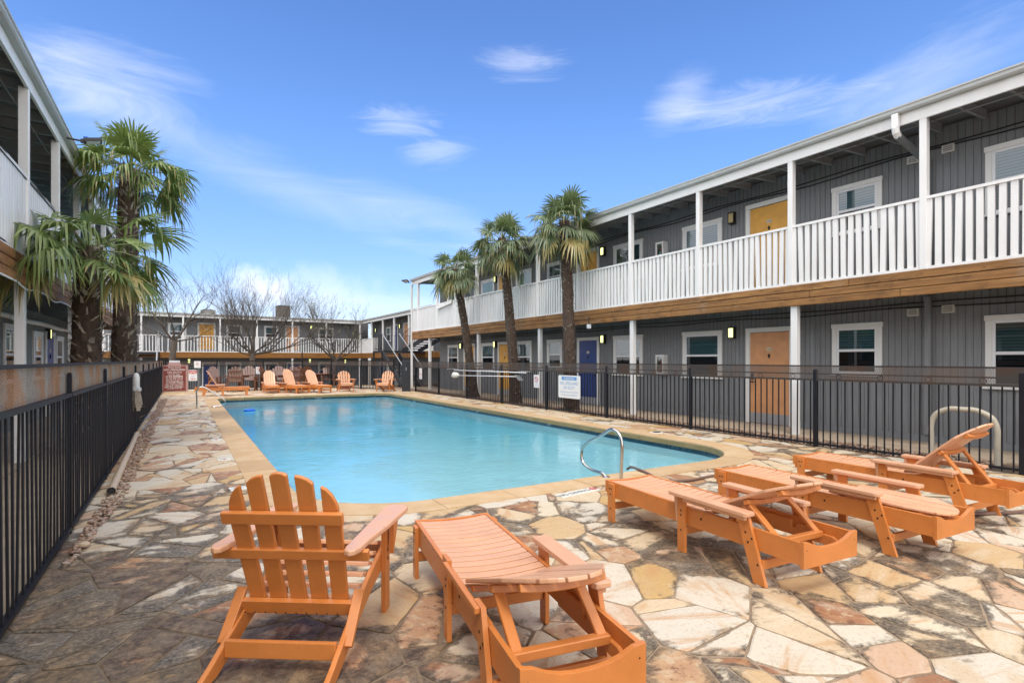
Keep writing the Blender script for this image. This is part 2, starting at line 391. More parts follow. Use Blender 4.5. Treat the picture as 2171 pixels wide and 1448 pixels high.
def coping_mat():
    m = NT('sandstone_coping')
    at = m.n('ShaderNodeAttribute'); at.attribute_name = 'block'
    sp = m.n('ShaderNodeSeparateColor'); m.l(at.outputs['Color'], sp.inputs[0])
    n = m.noise(3.0, 6, 0.6); n2 = m.noise(40, 4, 0.6); st = m.noise(1, 5, 0.6, m.mapping((3, 8, 3), (0, 0, 0.5)))
    c = m.mix(m.mr(n.outputs['Fac'], 0.35, 0.7), (0.5, 0.33, 0.17), (0.56, 0.41, 0.25))
    c = m.mix(m.mr(st.outputs['Fac'], 0.52, 0.7, 0, 0.5), c, (0.4, 0.24, 0.12))
    c = m.mix(m.math('MULTIPLY', sp.outputs[0], 0.45), c, (0.38, 0.25, 0.14))
    c = m.mix(m.mr(n2.outputs['Fac'], 0.6, 0.75, 0, 0.4), c, (0.27, 0.19, 0.12))
    # algae on the face that hangs over the water
    ge = m.n('ShaderNodeNewGeometry'); sx = m.n('ShaderNodeSeparateXYZ'); m.l(ge.outputs['Position'], sx.inputs[0])
    sv = m.mr(sx.outputs[2], -0.03, -0.012, 1, 0)
    c = m.mix(m.math('MULTIPLY', sv, m.mr(n.outputs['Fac'], 0.25, 0.6, 0.45, 0.9)), c, (0.22, 0.17, 0.07))
    m.bsdf(c, 0.75, normal=m.bump(n2.outputs['Fac'], 0.3, 0.005), spec=0.35); return m.mat
M['coping'] = coping_mat()

def tile_mat():
    m = NT('waterline_tile')
    br = m.n('ShaderNodeTexVoronoi', distance='CHEBYCHEV'); br.inputs['Scale'].default_value = 22; br.inputs['Randomness'].default_value = 0.0
    m.l(m.obj(), br.inputs['Vector'])
    sp = m.n('ShaderNodeTexWhiteNoise'); m.l(br.outputs['Position'], sp.inputs['Vector'])
    m.bsdf(m.mix(sp.outputs['Value'], (0.01, 0.03, 0.06), (0.03, 0.1, 0.14)), 0.2); return m.mat
M['pooltile'] = tile_mat()

def water_mat():
    m = NT('pool_water')
    n1 = m.noise(1, 3, 0.55, m.mapping((2.2, 3.2, 1)), 0.8)
    n2 = m.noise(1, 4, 0.6, m.mapping((8, 13, 1)), 0.6)
    calm = m.noise(0.42, 2, 0.5)
    hgt = m.math('ADD', n1.outputs['Fac'], m.math('MULTIPLY', n2.outputs['Fac'], m.mr(calm.outputs['Fac'], 0.42, 0.58, 0.15, 1.2)))
    nr = m.bump(hgt, 0.21, 0.05)
    p = m.bsdf((0.93, 0.985, 1.0), 0.0, normal=nr, spec=0.5, Transmission_Weight=1.0, IOR=1.333)
    va = m.n('ShaderNodeVolumeAbsorption'); va.inputs['Color'].default_value = (0.08, 0.86, 0.98, 1); va.inputs['Density'].default_value = 0.36
    m.l(va.outputs[0], m.out.inputs['Volume']); return m.mat
M['water'] = water_mat()

def pebble_mat():
    m = NT('river_pebble')
    ge = m.n('ShaderNodeNewGeometry')
    c = m.ramp(ge.outputs['Random Per Island'], [(0, (0.3, 0.17, 0.1)), (0.3, (0.42, 0.29, 0.2)), (0.55, (0.25, 0.15, 0.11)), (0.75, (0.46, 0.38, 0.3)), (1, (0.33, 0.2, 0.14))])
    n = m.noise(30, 3, 0.6)
    m.bsdf(m.mix(m.mr(n.outputs['Fac'], 0.4, 0.7, 0, 0.4), c, (0.2, 0.13, 0.1)), 0.6); return m.mat
M['pebble'] = pebble_mat()

def palm_leaf(name, c1, c2):
    m = NT(name)
    ge = m.n('ShaderNodeNewGeometry')
    c = m.mix(ge.outputs['Random Per Island'], c1, c2)
    d = m.bsdf(c, 0.38, spec=0.6)
    tl = m.n('ShaderNodeBsdfTranslucent'); m.l(m.mix(0.5, c, (0.22, 0.3, 0.04)), tl.inputs[0])
    mx = m.n('ShaderNodeMixShader'); mx.inputs[0].default_value = 0.22
    m.l(d.outputs[0], mx.inputs[1]); m.l(tl.outputs[0], mx.inputs[2]); m.l(mx.outputs[0], m.out.inputs['Surface']); return m.mat
M['palm'] = palm_leaf('palm_leaf', (0.1, 0.165, 0.038), (0.25, 0.31, 0.1))
M['palm_grey'] = palm_leaf('palm_leaf_greyed', (0.095, 0.14, 0.06), (0.26, 0.31, 0.18))
M['palm_dry'] = palm_leaf('palm_leaf_dry', (0.42, 0.31, 0.12), (0.3, 0.28, 0.1))
M['fiber'] = simple('palm_fibre', (0.085, 0.056, 0.04), 0.95, var=0.5, vs=14, bump=0.9, bs=55, stretch=(1, 1, 0.5))
M['stub'] = simple('palm_stub', (0.42, 0.35, 0.28), 0.85, var=0.4, vs=10)
# ------------------------------------------------------------------ camera, sky, sun
cam_d = bpy.data.cameras.new('camera'); cam = bpy.data.objects.new('camera', cam_d); col.objects.link(cam)
cam_d.sensor_width = 36.0; cam_d.lens = 1160 / 2171 * 36.0
cam_d.shift_y = (762.5 - 724) / 2171
cam_d.clip_start = 0.05; cam_d.clip_end = 6000
cam.location = (0, 0, 1.45)
cam.rotation_euler = (R(90), 0, -math.atan(695.5 / 1160))
sc.camera = cam

SUN_EL, SUN_AZ = R(60), R(215)          # azimuth clockwise from +Y: behind the camera, a little to the left
w = bpy.data.worlds.new('World'); sc.world = w; w.use_nodes = True
W = NT.__new__(NT); W.t = w.node_tree; W.t.nodes.clear(); W.co = None
wout = W.n('ShaderNodeOutputWorld'); bg = W.n('ShaderNodeBackground'); W.l(bg.outputs[0], wout.inputs[0])
sky = W.n('ShaderNodeTexSky', sky_type='NISHITA', sun_disc=False, sun_elevation=SUN_EL, sun_rotation=SUN_AZ)
sky.air_density = 1.0; sky.dust_density = 0.6; sky.ozone_density = 3.0
dirv = W.n('ShaderNodeTexCoord').outputs['Generated']
sp = W.n('ShaderNodeSeparateXYZ'); W.l(dirv, sp.inputs[0])
az = W.math('ARCTAN2', sp.outputs[0], sp.outputs[1]); el = W.math('ARCSINE', sp.outputs[2])
ae = W.n('ShaderNodeCombineXYZ'); W.l(az, ae.inputs[0]); W.l(el, ae.inputs[1])
ae = ae.outputs[0]
wisp = W.noise(1, 9, 0.68, W.mapping((6, 30, 1), (0, 0, R(7)), src=ae), 1.6)
wisp2 = W.noise(1, 9, 0.62, W.mapping((2.4, 12, 1), (0, 0, R(-20)), (3, 1, 0), ae), 1.2)
puff = W.noise(16, 7, 0.6, ae, 0.3)
def blob(a0, e0, sa, se, rot, k, nz=None, lo=0.3, hi=0.7):
    mp = W.n('ShaderNodeMapping', vector_type='TEXTURE'); W.l(ae, mp.inputs[0])
    mp.inputs['Location'].default_value = (R(a0), R(e0), 0); mp.inputs['Rotation'].default_value = (0, 0, R(rot)); mp.inputs['Scale'].default_value = (R(sa), R(se), 1)
    ln = W.n('ShaderNodeVectorMath', operation='LENGTH'); W.l(mp.outputs[0], ln.inputs[0])
    f = W.mr(ln.outputs['Value'], 0.0, 1.0, 1, 0)
    v = W.math('ADD', W.math('MULTIPLY', f, 0.55), W.math('SUBTRACT', (nz or wisp).outputs['Fac'], 0.5))
    return W.math('MULTIPLY', W.mr(W.math('MULTIPLY', v, W.mr(f, 0, .3)), 0.12, 0.75), k)
def pix(u, v):
    a = (u - 1085.5) / 1160; b = (762.5 - v) / 1160
    return math.degrees(math.atan(a)) + 30.95, math.degrees(math.atan(b / math.sqrt(1 + a * a)))
cl = None
for (u, v, sa, se, rot, k, nz, lo, hi) in [(1110, 135, 9, 2.6, 0, .32, None, .1, .85), (850, 258, 7.5, 2.7, 3, .32, None, .1, .85), (930, 325, 7, 2.4, 6, .28, None, .1, .85),
        (1600, 225, 16, 3.6, -4, .32, None, .1, .85), (1950, 180, 15, 6, 14, .28, wisp2, .1, .8), (240, 190, 13, 8, -14, .36, wisp2, .1, .85),
        (1450, 200, 7, 4, 35, .35, wisp2, .1, .8), (560, 370, 34, 4.5, -16, .2, wisp2, .1, .85), (950, 470, 24, 3.4, -18, .18, wisp2, .1, .85),
        (545, 605, 5.5, 3.2, 0, .62, puff, .3, .55), (680, 600, 13, 3.6, 0, .3, puff, .2, .65), (700, 650, 40, 4.0, 0, .4, wisp2, .2, .7)]:
    a0, e0 = pix(u, v)
    b_ = blob(a0, e0, sa, se, rot, k, nz, lo, hi)
    cl = b_ if cl is None else W.math('ADD', cl, b_)
# broken overcast over the rest of the sky: overhead and behind the viewer
back = W.math('MULTIPLY', W.mr(W.math('COSINE', W.math('SUBTRACT', az, R(31))), 0.64, 0.25, 0, 1), 1.0)
high = W.mr(el, R(42), R(58), 0, 1)
cover = W.math('MULTIPLY', W.math('MAXIMUM', back, high), W.mr(wisp2.outputs['Fac'], 0.2, 0.55, 0.62, 1.0))
cl = W.math('MINIMUM', cl, 0.95)
hs = W.n('ShaderNodeHueSaturation'); hs.inputs['Saturation'].default_value = 1.2; hs.inputs['Value'].default_value = 1.7; hs.inputs['Hue'].default_value = 0.509
W.l(sky.outputs[0], hs.inputs['Color'])
low = W.math('SUBTRACT', W.math('MULTIPLY_ADD', W.mr(el, R(-2), R(24), 0, 1), 0.42, 0.58), W.mr(el, R(16), R(40), 0, 0.1))
lc = W.n('ShaderNodeCombineColor'); [W.l(low, lc.inputs[q_]) for q_ in (0, 1)]; W.l(W.math('POWER', low, 0.55), lc.inputs[2])
skyc = W.mix(1.0, hs.outputs[0], lc.outputs[0], 'MULTIPLY')
CLOUD = (8.2, 8.3, 8.7)
mixc = W.mix(W.math('MULTIPLY', cover, 0.92), W.mix(cl, skyc, CLOUD), (13.5, 13.3, 13.2))
W.l(mixc, bg.inputs[0]); bg.inputs[1].default_value = 0.1

sd = bpy.data.lights.new('sun', 'SUN'); sd.energy = 1.25; sd.angle = R(14); sd.color = (1.0, 0.95, 0.88)
so = bpy.data.objects.new('sun', sd); col.objects.link(so)
sdir = Vector((math.sin(SUN_AZ) * math.cos(SUN_EL), math.cos(SUN_AZ) * math.cos(SUN_EL), math.sin(SUN_EL)))
so.rotation_euler = sdir.to_track_quat('Z', 'Y').to_euler(); so.location = (0, 0, 30)
sc.view_settings.view_transform = 'Standard'; sc.view_settings.look = 'None'; sc.view_settings.exposure = 0.66; sc.view_settings.gamma = 1.0

# ------------------------------------------------------------------ ground, terrace, pool
def rr(x0, x1, y0, y1, r, n=10):
    pts = []
    for cx, cy, rad, a0 in ((x0, y0, r[0], 180), (x1, y0, r[1], 270), (x1, y1, r[2], 0), (x0, y1, r[3], 90)):
        ccx = cx + rad if cx == x0 else cx - rad; ccy = cy + rad if cy == y0 else cy - rad
        for k in range(n + 1):
            a = R(a0 + 90 * k / n); pts.append((ccx + rad * math.cos(a), ccy + rad * math.sin(a)))
    return pts
def dens(pts, step=0.12):
    out = []
    for i, p in enumerate(pts):
        q = pts[(i + 1) % len(pts)]; L = math.hypot(q[0]-p[0], q[1]-p[1]); k = max(1, int(L / step))
        for j in range(k): out.append((p[0] + (q[0]-p[0]) * j / k, p[1] + (q[1]-p[1]) * j / k))
    return out
PX0, PX1, PY0, PY1 = 1.05, 7.6, 5.3, 23.4
PR = (1.15, 1.2, 0.6, 0.6)
def off(w): return rr(PX0 - w, PX1 + w, PY0 - w, PY1 + w, [max(.05, q + w) for q in PR], 14)
inner, outer = off(0.0), off(0.42)
import bmesh
def sheet_with_hole(name, mat, rect, hole, z):
    bm = bmesh.new(); es = []
    for loop in (rect, hole):
        vs = [bm.verts.new((x, y, z)) for x, y in loop]
        for i in range(len(vs)): es.append(bm.edges.new((vs[i], vs[(i + 1) % len(vs)])))
    bmesh.ops.triangle_fill(bm, use_beauty=True, use_dissolve=False, edges=es, normal=(0, 0, 1))
    for f in bm.faces:
        if f.normal.z < 0: f.normal_flip()
    me = bpy.data.meshes.new(name); bm.to_mesh(me); bm.free(); me.materials.append(mat)
    o = bpy.data.objects.new(name, me); col.objects.link(o); return o
DX0, DX1, DY0, DY1 = -0.83, 9.1, -4.0, 31.0
deck = sheet_with_hole('deck_mortar', M['mortar'], [(DX0, DY0), (DX1, DY0), (DX1, DY1), (DX0, DY1)], off(0.40), -0.007); tag(deck, kind='structure')
# the stones: voronoi cells, some split again by a crack, shrunk by the joint, rims roughened
rs = random.Random(31)
def clip(poly, px, py, nx, ny):
    out = []
    for k in range(len(poly)):
        a, b = poly[k], poly[(k + 1) % len(poly)]; da = (a[0]-px)*nx + (a[1]-py)*ny; db = (b[0]-px)*nx + (b[1]-py)*ny
        if da <= 0: out.append(a)
        if (da < 0 < db) or (db < 0 < da): t = da / (da - db); out.append((a[0] + (b[0]-a[0])*t, a[1] + (b[1]-a[1])*t))
    return out
def area(p): return abs(sum(p[k][0]*p[(k+1) % len(p)][1] - p[(k+1) % len(p)][0]*p[k][1] for k in range(len(p)))) / 2
GS = 0.38; ca, sa = math.cos(R(24)), math.sin(R(24)); seeds = {}
def warp(x, y): return (x * ca - y * sa) , (x * sa + y * ca) / 1.45      # stretched along one direction
for gx in range(-30, 60):
    for gy in range(-40, 90): seeds[gx, gy] = ((gx + rs.uniform(.0, 1.0)) * GS, (gy + rs.uniform(.0, 1.0)) * GS)
def unwarp(u, v): v *= 1.45; return u * ca + v * sa, -u * sa + v * ca
hole = off(0.2)
def inside(pt, poly):
    c = False; n_ = len(poly)
    for k in range(n_):
        a, b = poly[k], poly[k - 1]
        if (a[1] > pt[1]) != (b[1] > pt[1]) and pt[0] < (b[0]-a[0]) * (pt[1]-a[1]) / (b[1]-a[1]) + a[0]: c = not c
    return c
def push(pt):
    if not (PX0 - .2 < pt[0] < PX1 + .2 and PY0 - .2 < pt[1] < PY1 + .2) or not inside(pt, hole): return pt
    best = None
    for k in range(len(hole)):
        a, b = hole[k], hole[(k + 1) % len(hole)]; L2 = (b[0]-a[0])**2 + (b[1]-a[1])**2
        t = 0 if L2 == 0 else max(0, min(1, ((pt[0]-a[0])*(b[0]-a[0]) + (pt[1]-a[1])*(b[1]-a[1])) / L2)); q = (a[0] + (b[0]-a[0])*t, a[1] + (b[1]-a[1])*t); d = (q[0]-pt[0])**2 + (q[1]-pt[1])**2
        if best is None or d < best[0]: best = (d, q)
    return best[1]
stones = []
for (gx, gy), (u, v) in seeds.items():
    x, y = unwarp(u, v)
    if not (DX0 - 1 < x < DX1 + 1 and DY0 - 1 < y < DY1 + 1): continue
    poly = [(u - 1, v - 1), (u + 1, v - 1), (u + 1, v + 1), (u - 1, v + 1)]
    for ix in range(-2, 3):
        for iy in range(-2, 3):
            if (ix or iy) and (gx + ix, gy + iy) in seeds:
                q = seeds[gx + ix, gy + iy]; poly = clip(poly, (u + q[0]) / 2, (v + q[1]) / 2, q[0] - u, q[1] - v)
    poly = [unwarp(*p) for p in poly]
    parts_ = [poly]
    for _ in range(rs.choice((0, 0, 0, 1, 1, 2, 3))):
        big = max(parts_, key=area)
        if area(big) < .06: break
        cx = sum(p[0] for p in big) / len(big) + rs.gauss(0, .08); cy = sum(p[1] for p in big) / len(big) + rs.gauss(0, .08); a = rs.random() * 6.283
        parts_.remove(big); parts_ += [clip(big, cx, cy, math.cos(a), math.sin(a)), clip(big, cx, cy, -math.cos(a), -math.sin(a))]
    for p in parts_:
        for nx, ny, px, py in ((1, 0, DX1, 0), (-1, 0, DX0, 0), (0, 1, 0, DY1), (0, -1, 0, DY0)): p = clip(p, px, py, nx, ny) if p else p
        if len(p) > 2 and area(p) > .004: stones.append(p)
mb = MB(); fcol = []; rim = []
for p in stones:
    cx = sum(q[0] for q in p) / len(p); cy = sum(q[1] for q in p) / len(p)
    if inside((cx, cy), off(0.05)): continue
    sgn = 1 if sum(p[k][0]*p[(k+1) % len(p)][1] - p[(k+1) % len(p)][0]*p[k][1] for k in range(len(p))) > 0 else -1
    if sgn < 0: p = p[::-1]
    jn = rs.uniform(.0018, .0068)
    q = p
    for k in range(len(p)):
        a, b = p[k], p[(k + 1) % len(p)]; L = math.hypot(b[0]-a[0], b[1]-a[1])
        if L < 1e-5: continue
        nx, ny = (b[1]-a[1]) / L, -(b[0]-a[0]) / L; q = clip(q, a[0] - nx * jn, a[1] - ny * jn, nx, ny)
        if len(q) < 3: break
    if len(q) < 3 or area(q) < .002: continue
    # round the corners a little, then roughen
    rr2 = []
    for k in range(len(q)):
        a, b, c = Vector(q[k - 1]), Vector(q[k]), Vector(q[(k + 1) % len(q)]); la, lc = (a - b).length, (c - b).length; w_ = min(.03, la * .3, lc * .3) * rs.uniform(.3, 1)
        if w_ < .002: rr2.append(b); continue
        rr2 += [b + (a - b).normalized() * w_, b * .6 + (a + c) * 0 + ((b + (a - b).normalized() * w_) + (b + (c - b).normalized() * w_)) * .2, b + (c - b).normalized() * w_]
    st = .05 if cy < 9 else .14; ring = []
    for k in range(len(rr2)):
        a, b = rr2[k], rr2[(k + 1) % len(rr2)]; L = (b - a).length; n_ = max(1, int(L / st)); nv = Vector((b.y - a.y, a.x - b.x)).normalized() if L > 1e-6 else Vector((0, 0))
        for j in range(n_):
            pt = a.lerp(b, j / n_); w_ = 0 if j == 0 and L > .04 else 1
            ring.append(pt - nv * (.011 * abs(mnoise.noise(Vector((pt.x * 7, pt.y * 7, cx))) + .4 * mnoise.noise(Vector((pt.x * 26, pt.y * 26, cy)))) + .001))
    ring = [Vector(push((v_.x, v_.y))) for v_ in ring]; n_ = len(ring); ctr = Vector((cx, cy)); zt = rs.uniform(-.0025, .0015); tx, ty = rs.gauss(0, .004), rs.gauss(0, .004)
    def zz(v_): return zt + (v_.x - cx) * tx + (v_.y - cy) * ty
    rad_ = min((v_ - ctr).length for v_ in ring); i1 = min(.35, .006 / max(.02, rad_)); i2 = min(.6, .07 / max(.05, rad_))
    lv = [(ring, -.012, 0.0), (ring, None, 0.0)]
    vs = [(v_.x, v_.y, -.012) for v_ in ring] + [(v_.x, v_.y, zz(v_) - .003) for v_ in ring]
    r1_ = [v_.lerp(ctr, i1) for v_ in ring]; r2_ = [v_.lerp(ctr, i2) for v_ in ring]
    vs += [(v_.x, v_.y, zz(v_)) for v_ in r1_] + [(v_.x, v_.y, zz(v_) + .0006) for v_ in r2_]
    rim += [0.0] * (2 * n_) + [.08] * n_ + [1.0] * n_
    fs = [(l*n_+k, l*n_+(k+1) % n_, (l+1)*n_+(k+1) % n_, (l+1)*n_+k) for l in range(3) for k in range(n_)] + [tuple(3*n_ + k for k in range(n_))]
    mb.add(vs, fs); c3 = (rs.random(), rs.random(), rs.random(), 1); fcol += [c3] * len(fs)
deck = mb.build('pool_deck', M['flag']); tag(deck, kind='structure')
ac_ = deck.data.color_attributes.new('stone', 'FLOAT_COLOR', 'CORNER'); flat = []
for f, c in zip(deck.data.polygons, fcol): flat += list(c) * f.loop_total
ac_.data.foreach_set('color', flat)
ra_ = deck.data.attributes.new('rim', 'FLOAT', 'POINT'); ra_.data.foreach_set('value', rim)

# coping of separate sandstone blocks
mb = MB(); blk = []
acc = 0.0; start = 0; n = len(inner); target = 0.95
def ins(o_, i_, t): return (o_[0] + (i_[0]-o_[0]) * t, o_[1] + (i_[1]-o_[1]) * t)
ip = dens(inner, 0.09); op = []
# matching outer points: same parameter along each segment
op = []
for i, p in enumerate(inner):
    q = inner[(i + 1) % n]; P = outer[i]; Q = outer[(i + 1) % n]; L = math.hypot(q[0]-p[0], q[1]-p[1]); k = max(1, int(L / 0.09))
    for j in range(k): op.append((P[0] + (Q[0]-P[0]) * j / k, P[1] + (Q[1]-P[1]) * j / k))
N = len(ip); i = 0; cols = []
while i < N:
    L = 0; j = i
    ln_ = random.uniform(0.75, 1.15)
    while j < N and L < ln_:
        a, b = ip[j], ip[(j + 1) % N]; L += math.hypot(b[0]-a[0], b[1]-a[1]); j += 1
    idx = [k % N for k in range(i, j + 1)]
    pin = [Vector((*ip[k], 0)) for k in idx]; pout = [Vector((*op[k], 0)) for k in idx]
    d0 = (pin[1] - pin[0]).normalized() * 0.004; pin[0] += d0; pout[0] += d0
    d1 = (pin[-2] - pin[-1]).normalized() * 0.004; pin[-1] += d1; pout[-1] += d1
    zt = 0.006 + random.uniform(-0.001, 0.002); zb = -0.105; vs = []
    for a, b in zip(pin, pout):
        e = (b - a).normalized()
        for pt, z in ((a, zb), (a, zt - 0.014), (a + e * 0.012, zt), (b, zt), (b, zb)): vs.append((pt.x, pt.y, z))
    fs = []
    for k in range(len(pin) - 1):
        for q in range(5): fs.append((k*5+q, k*5+(q+1) % 5, (k+1)*5+(q+1) % 5, (k+1)*5+q))
    fs.append((4, 3, 2, 1, 0)); e = (len(pin) - 1) * 5; fs.append((e, e+1, e+2, e+3, e+4))
    c = random.random(); c = c * c
    cols += [c] * len(fs)
    mb.add(vs, fs); i = j
cop = mb.build('pool_coping', M['coping']); tag(cop, kind='structure')
at_ = cop.data.color_attributes.new('block', 'FLOAT_COLOR', 'CORNER')
li = 0
for f, c in zip(cop.data.polygons, cols):
    for l in f.loop_indices: at_.data[l].color = (c, c, c, 1)
mb = MB(); a, b = off(0.002), off(0.418); n = len(a)
mb.add([(x, y, -0.001) for x, y in a] + [(x, y, -0.001) for x, y in b], [(k, (k+1) % n, n + (k+1) % n, n + k) for k in range(n)])
tag(mb.build('coping_mortar', M['mortar']), kind='structure')
mb = MB(); a = dens(off(0.03), 0.3); n = len(a)
mb.add([(x, y, -0.09) for x, y in a] + [(x, y, -0.3) for x, y in a], [(k, n + k, n + (k+1) % n, (k+1) % n) for k in range(n)], 0)
def pdepth(y): return -0.95 - 1.75 * max(0, min(1, (y - 8) / 9))
mb.add([(x, y, -0.3) for x, y in a] + [(x, y, pdepth(y)) for x, y in a], [(k, n + k, n + (k+1) % n, (k+1) % n) for k in range(n)], 1)
ys = [5.2, 7, 9, 11, 13, 15, 17, 19, 23.5]
for y0, y1 in zip(ys, ys[1:]): mb.add([(0.9, y0, pdepth(y0)), (7.8, y0, pdepth(y0)), (7.8, y1, pdepth(y1)), (0.9, y1, pdepth(y1))], [(0, 1, 2, 3)], 1)
tag(mb.build('pool_basin', [M['pooltile'], M['plaster']]), kind='structure')
mb = MB(); mb.add([(x, y, -0.165) for x, y in a], [tuple(range(n))]); tag(mb.build('pool_water', M['water']), kind='structure')

mb = MB(); mb.add([(-2500, -2500, -3.6), (2500, -2500, -3.6), (2500, 2500, -3.6), (-2500, 2500, -3.6)], [(0, 1, 2, 3)]); tag(mb.build('ground', M['ground']), kind='structure')
mb = MB(); mb.box(-40, 45, 31.4, 80, -3.59, -0.92); tag(mb.build('lower_yard_ground', M['ground']), kind='structure')
mb = MB(); mb.box(-6, 14, 31.02, 31.38, -3.58, -0.02); tag(mb.build('terrace_edge', M['concrete']), kind='structure')
mb = MB(); mb.box(9.104, 9.86, -4, 31, -0.2, -0.012); tag(mb.build('gravel_bed', M['bed']), kind='structure')
mb = MB(); mb.box(9.862, 11.4, -4, 27.2, -0.2, 0.02)
for k in range(1, 20): pass
tag(mb.build('walkway', M['concrete'], bevel=0.01), kind='structure')
mb = MB(); mb.box(-3.3, -1.9, -4, 24, -0.2, 0.02); tag(mb.build('walkway', M['concrete'], bevel=0.01), kind='structure')
mb = MB(); mb.box(-1.898, -0.834, -4, 31, -0.2, -0.012); tag(mb.build('planting_bed', M['concrete']), kind='structure')

def ico():
    bm = bmesh.new(); bmesh.ops.create_icosphere(bm, subdivisions=1, radius=1)
    v = [tuple(q.co) for q in bm.verts]; f = [tuple(q.index for q in p.verts) for p in bm.faces]; bm.free(); return v, f
IV, IF = ico()
def pebbles(mb, x, y, r, z):
    sx, sy, sz = r * random.uniform(.8, 1.4), r * random.uniform(.7, 1.1), r * random.uniform(.45, .7); a = random.random() * 6.28; ca, sa = math.cos(a), math.sin(a)
    t = random.uniform(-.3, .3)
    mb.add([(x + (vx*sx*ca - vy*sy*sa), y + (vx*sx*sa + vy*sy*ca), z + sz * .6 + vz*sz + vx*sx*t) for vx, vy, vz in IV], IF)
mb = MB()
for k in range(1500):
    y = random.uniform(4.9, 23.5); wd = 0.2 * min(1, (y - 4.6) / 2.5) if y < 7 else 0.2
    pebbles(mb, -0.72 + random.random() * wd, y, random.uniform(.014, .028), 0.0 if random.random() < .8 else .015)
tag(mb.build('river_pebbles', M['pebble'], smooth=True), 'brown river pebbles strewn along the foot of the left fence', 'pebbles', kind='stuff')
mb = MB()
for k in range(4200):
    y = random.uniform(3.0, 27); pebbles(mb, random.uniform(9.12, 9.84), y, random.uniform(.018, .036), -0.012 if random.random() < .75 else .012)
tag(mb.build('river_pebbles', M['pebble'], smooth=True), 'brown river pebbles in the strip behind the right fence', 'pebbles', kind='stuff')
mb = MB(); v = [(a_ * .055, b_ * .04, c_ * .032 + .03) for a_, b_, c_ in IV]; mb.add(v, IF)
so_ = mb.build('loose_stone', M['pvc'], smooth=True, loc=(-0.66, 5.3, 0)); tag(so_, 'single loose tan stone on the paving at the start of the pebble strip', 'stone')
sb_ = so_.modifiers.new('round', 'SUBSURF'); sb_.levels = 2; sb_.render_levels = 2

# ------------------------------------------------------------------ buildings (local: x along the front, y out towards the court, z up)
def corrugated(mb, s0, s1, z0, z1, y=0.0, pitch=0.105, g=0.012, mi=0):
    vs = []; k = 0; s = s0; prof = []
    while s < s1 - 0.02:
        e = min(s + pitch, s1); prof += [(s, y - 0.011), (s + g * .3, y), (e - g, y), (e - g * .7, y - 0.011)]; s = e
    for a, b in prof: vs += [(a, b, z0), (a, b, z1)]
    fs = [(2*i, 2*i+1, 2*i+3, 2*i+2) for i in range(len(prof) - 1)]
    mb.add(vs, [tuple(reversed(f)) for f in fs], mi)

def window(par, s0, s1, z0, z1, kind='blind'):
    t = .085; f = MB()
    f.box(s0 - .012, s1 + .012, .0, .045, z1 - t, z1); f.box(s0, s0 + t, .0, .038, z0 + .04, z1 - t - .001); f.box(s1 - t, s1, .0, .038, z0 + .04, z1 - t - .001)
    f.box(s0 - .03, s1 + .03, .0, .06, z0, z0 + .038)
    wo = f.build('window', M['white_fresh'], par, bevel=.004, seg=1)
    a0, a1, b0, b1 = s0 + t, s1 - t, z0 + .04, z1 - t; v = MB(); k = .045; mid = (b0 + b1) / 2 - .02
    v.box(a0, a0 + k, .004, .028, b0, b1); v.box(a1 - k, a1, .004, .028, b0, b1); v.box(a0 + k, a1 - k, .004, .0275, b1 - k, b1); v.box(a0 + k, a1 - k, .004, .0275, b0, b0 + k)
    v.box(a0 + k, a1 - k, .005, .032, mid, mid + .05)
    v.build('sash', M['vinyl'], wo, bevel=.003, seg=1)
    g = MB(); g.add([(a0 + k, .02, mid + .05), (a1 - k, .02, mid + .05), (a1 - k, .02, b1 - k), (a0 + k, .02, b1 - k)], [(3, 2, 1, 0)], 0)
    g.add([(a0 + k, .016, b0 + k), (a1 - k, .016, b0 + k), (a1 - k, .016, mid), (a0 + k, .016, mid)], [(3, 2, 1, 0)], 1)
    g.build('pane', [M['glass'], M['screen']], wo)
    b = MB(); b.add([(a0, .006, b0), (a1, .006, b0), (a1, .006, b1), (a0, .006, b1)], [(3, 2, 1, 0)])
    b.build('curtain' if kind == 'curtain' else 'blind', M[{'blind': 'blind', 'dark': 'blind_dark', 'curtain': 'curtain'}[kind]], wo)

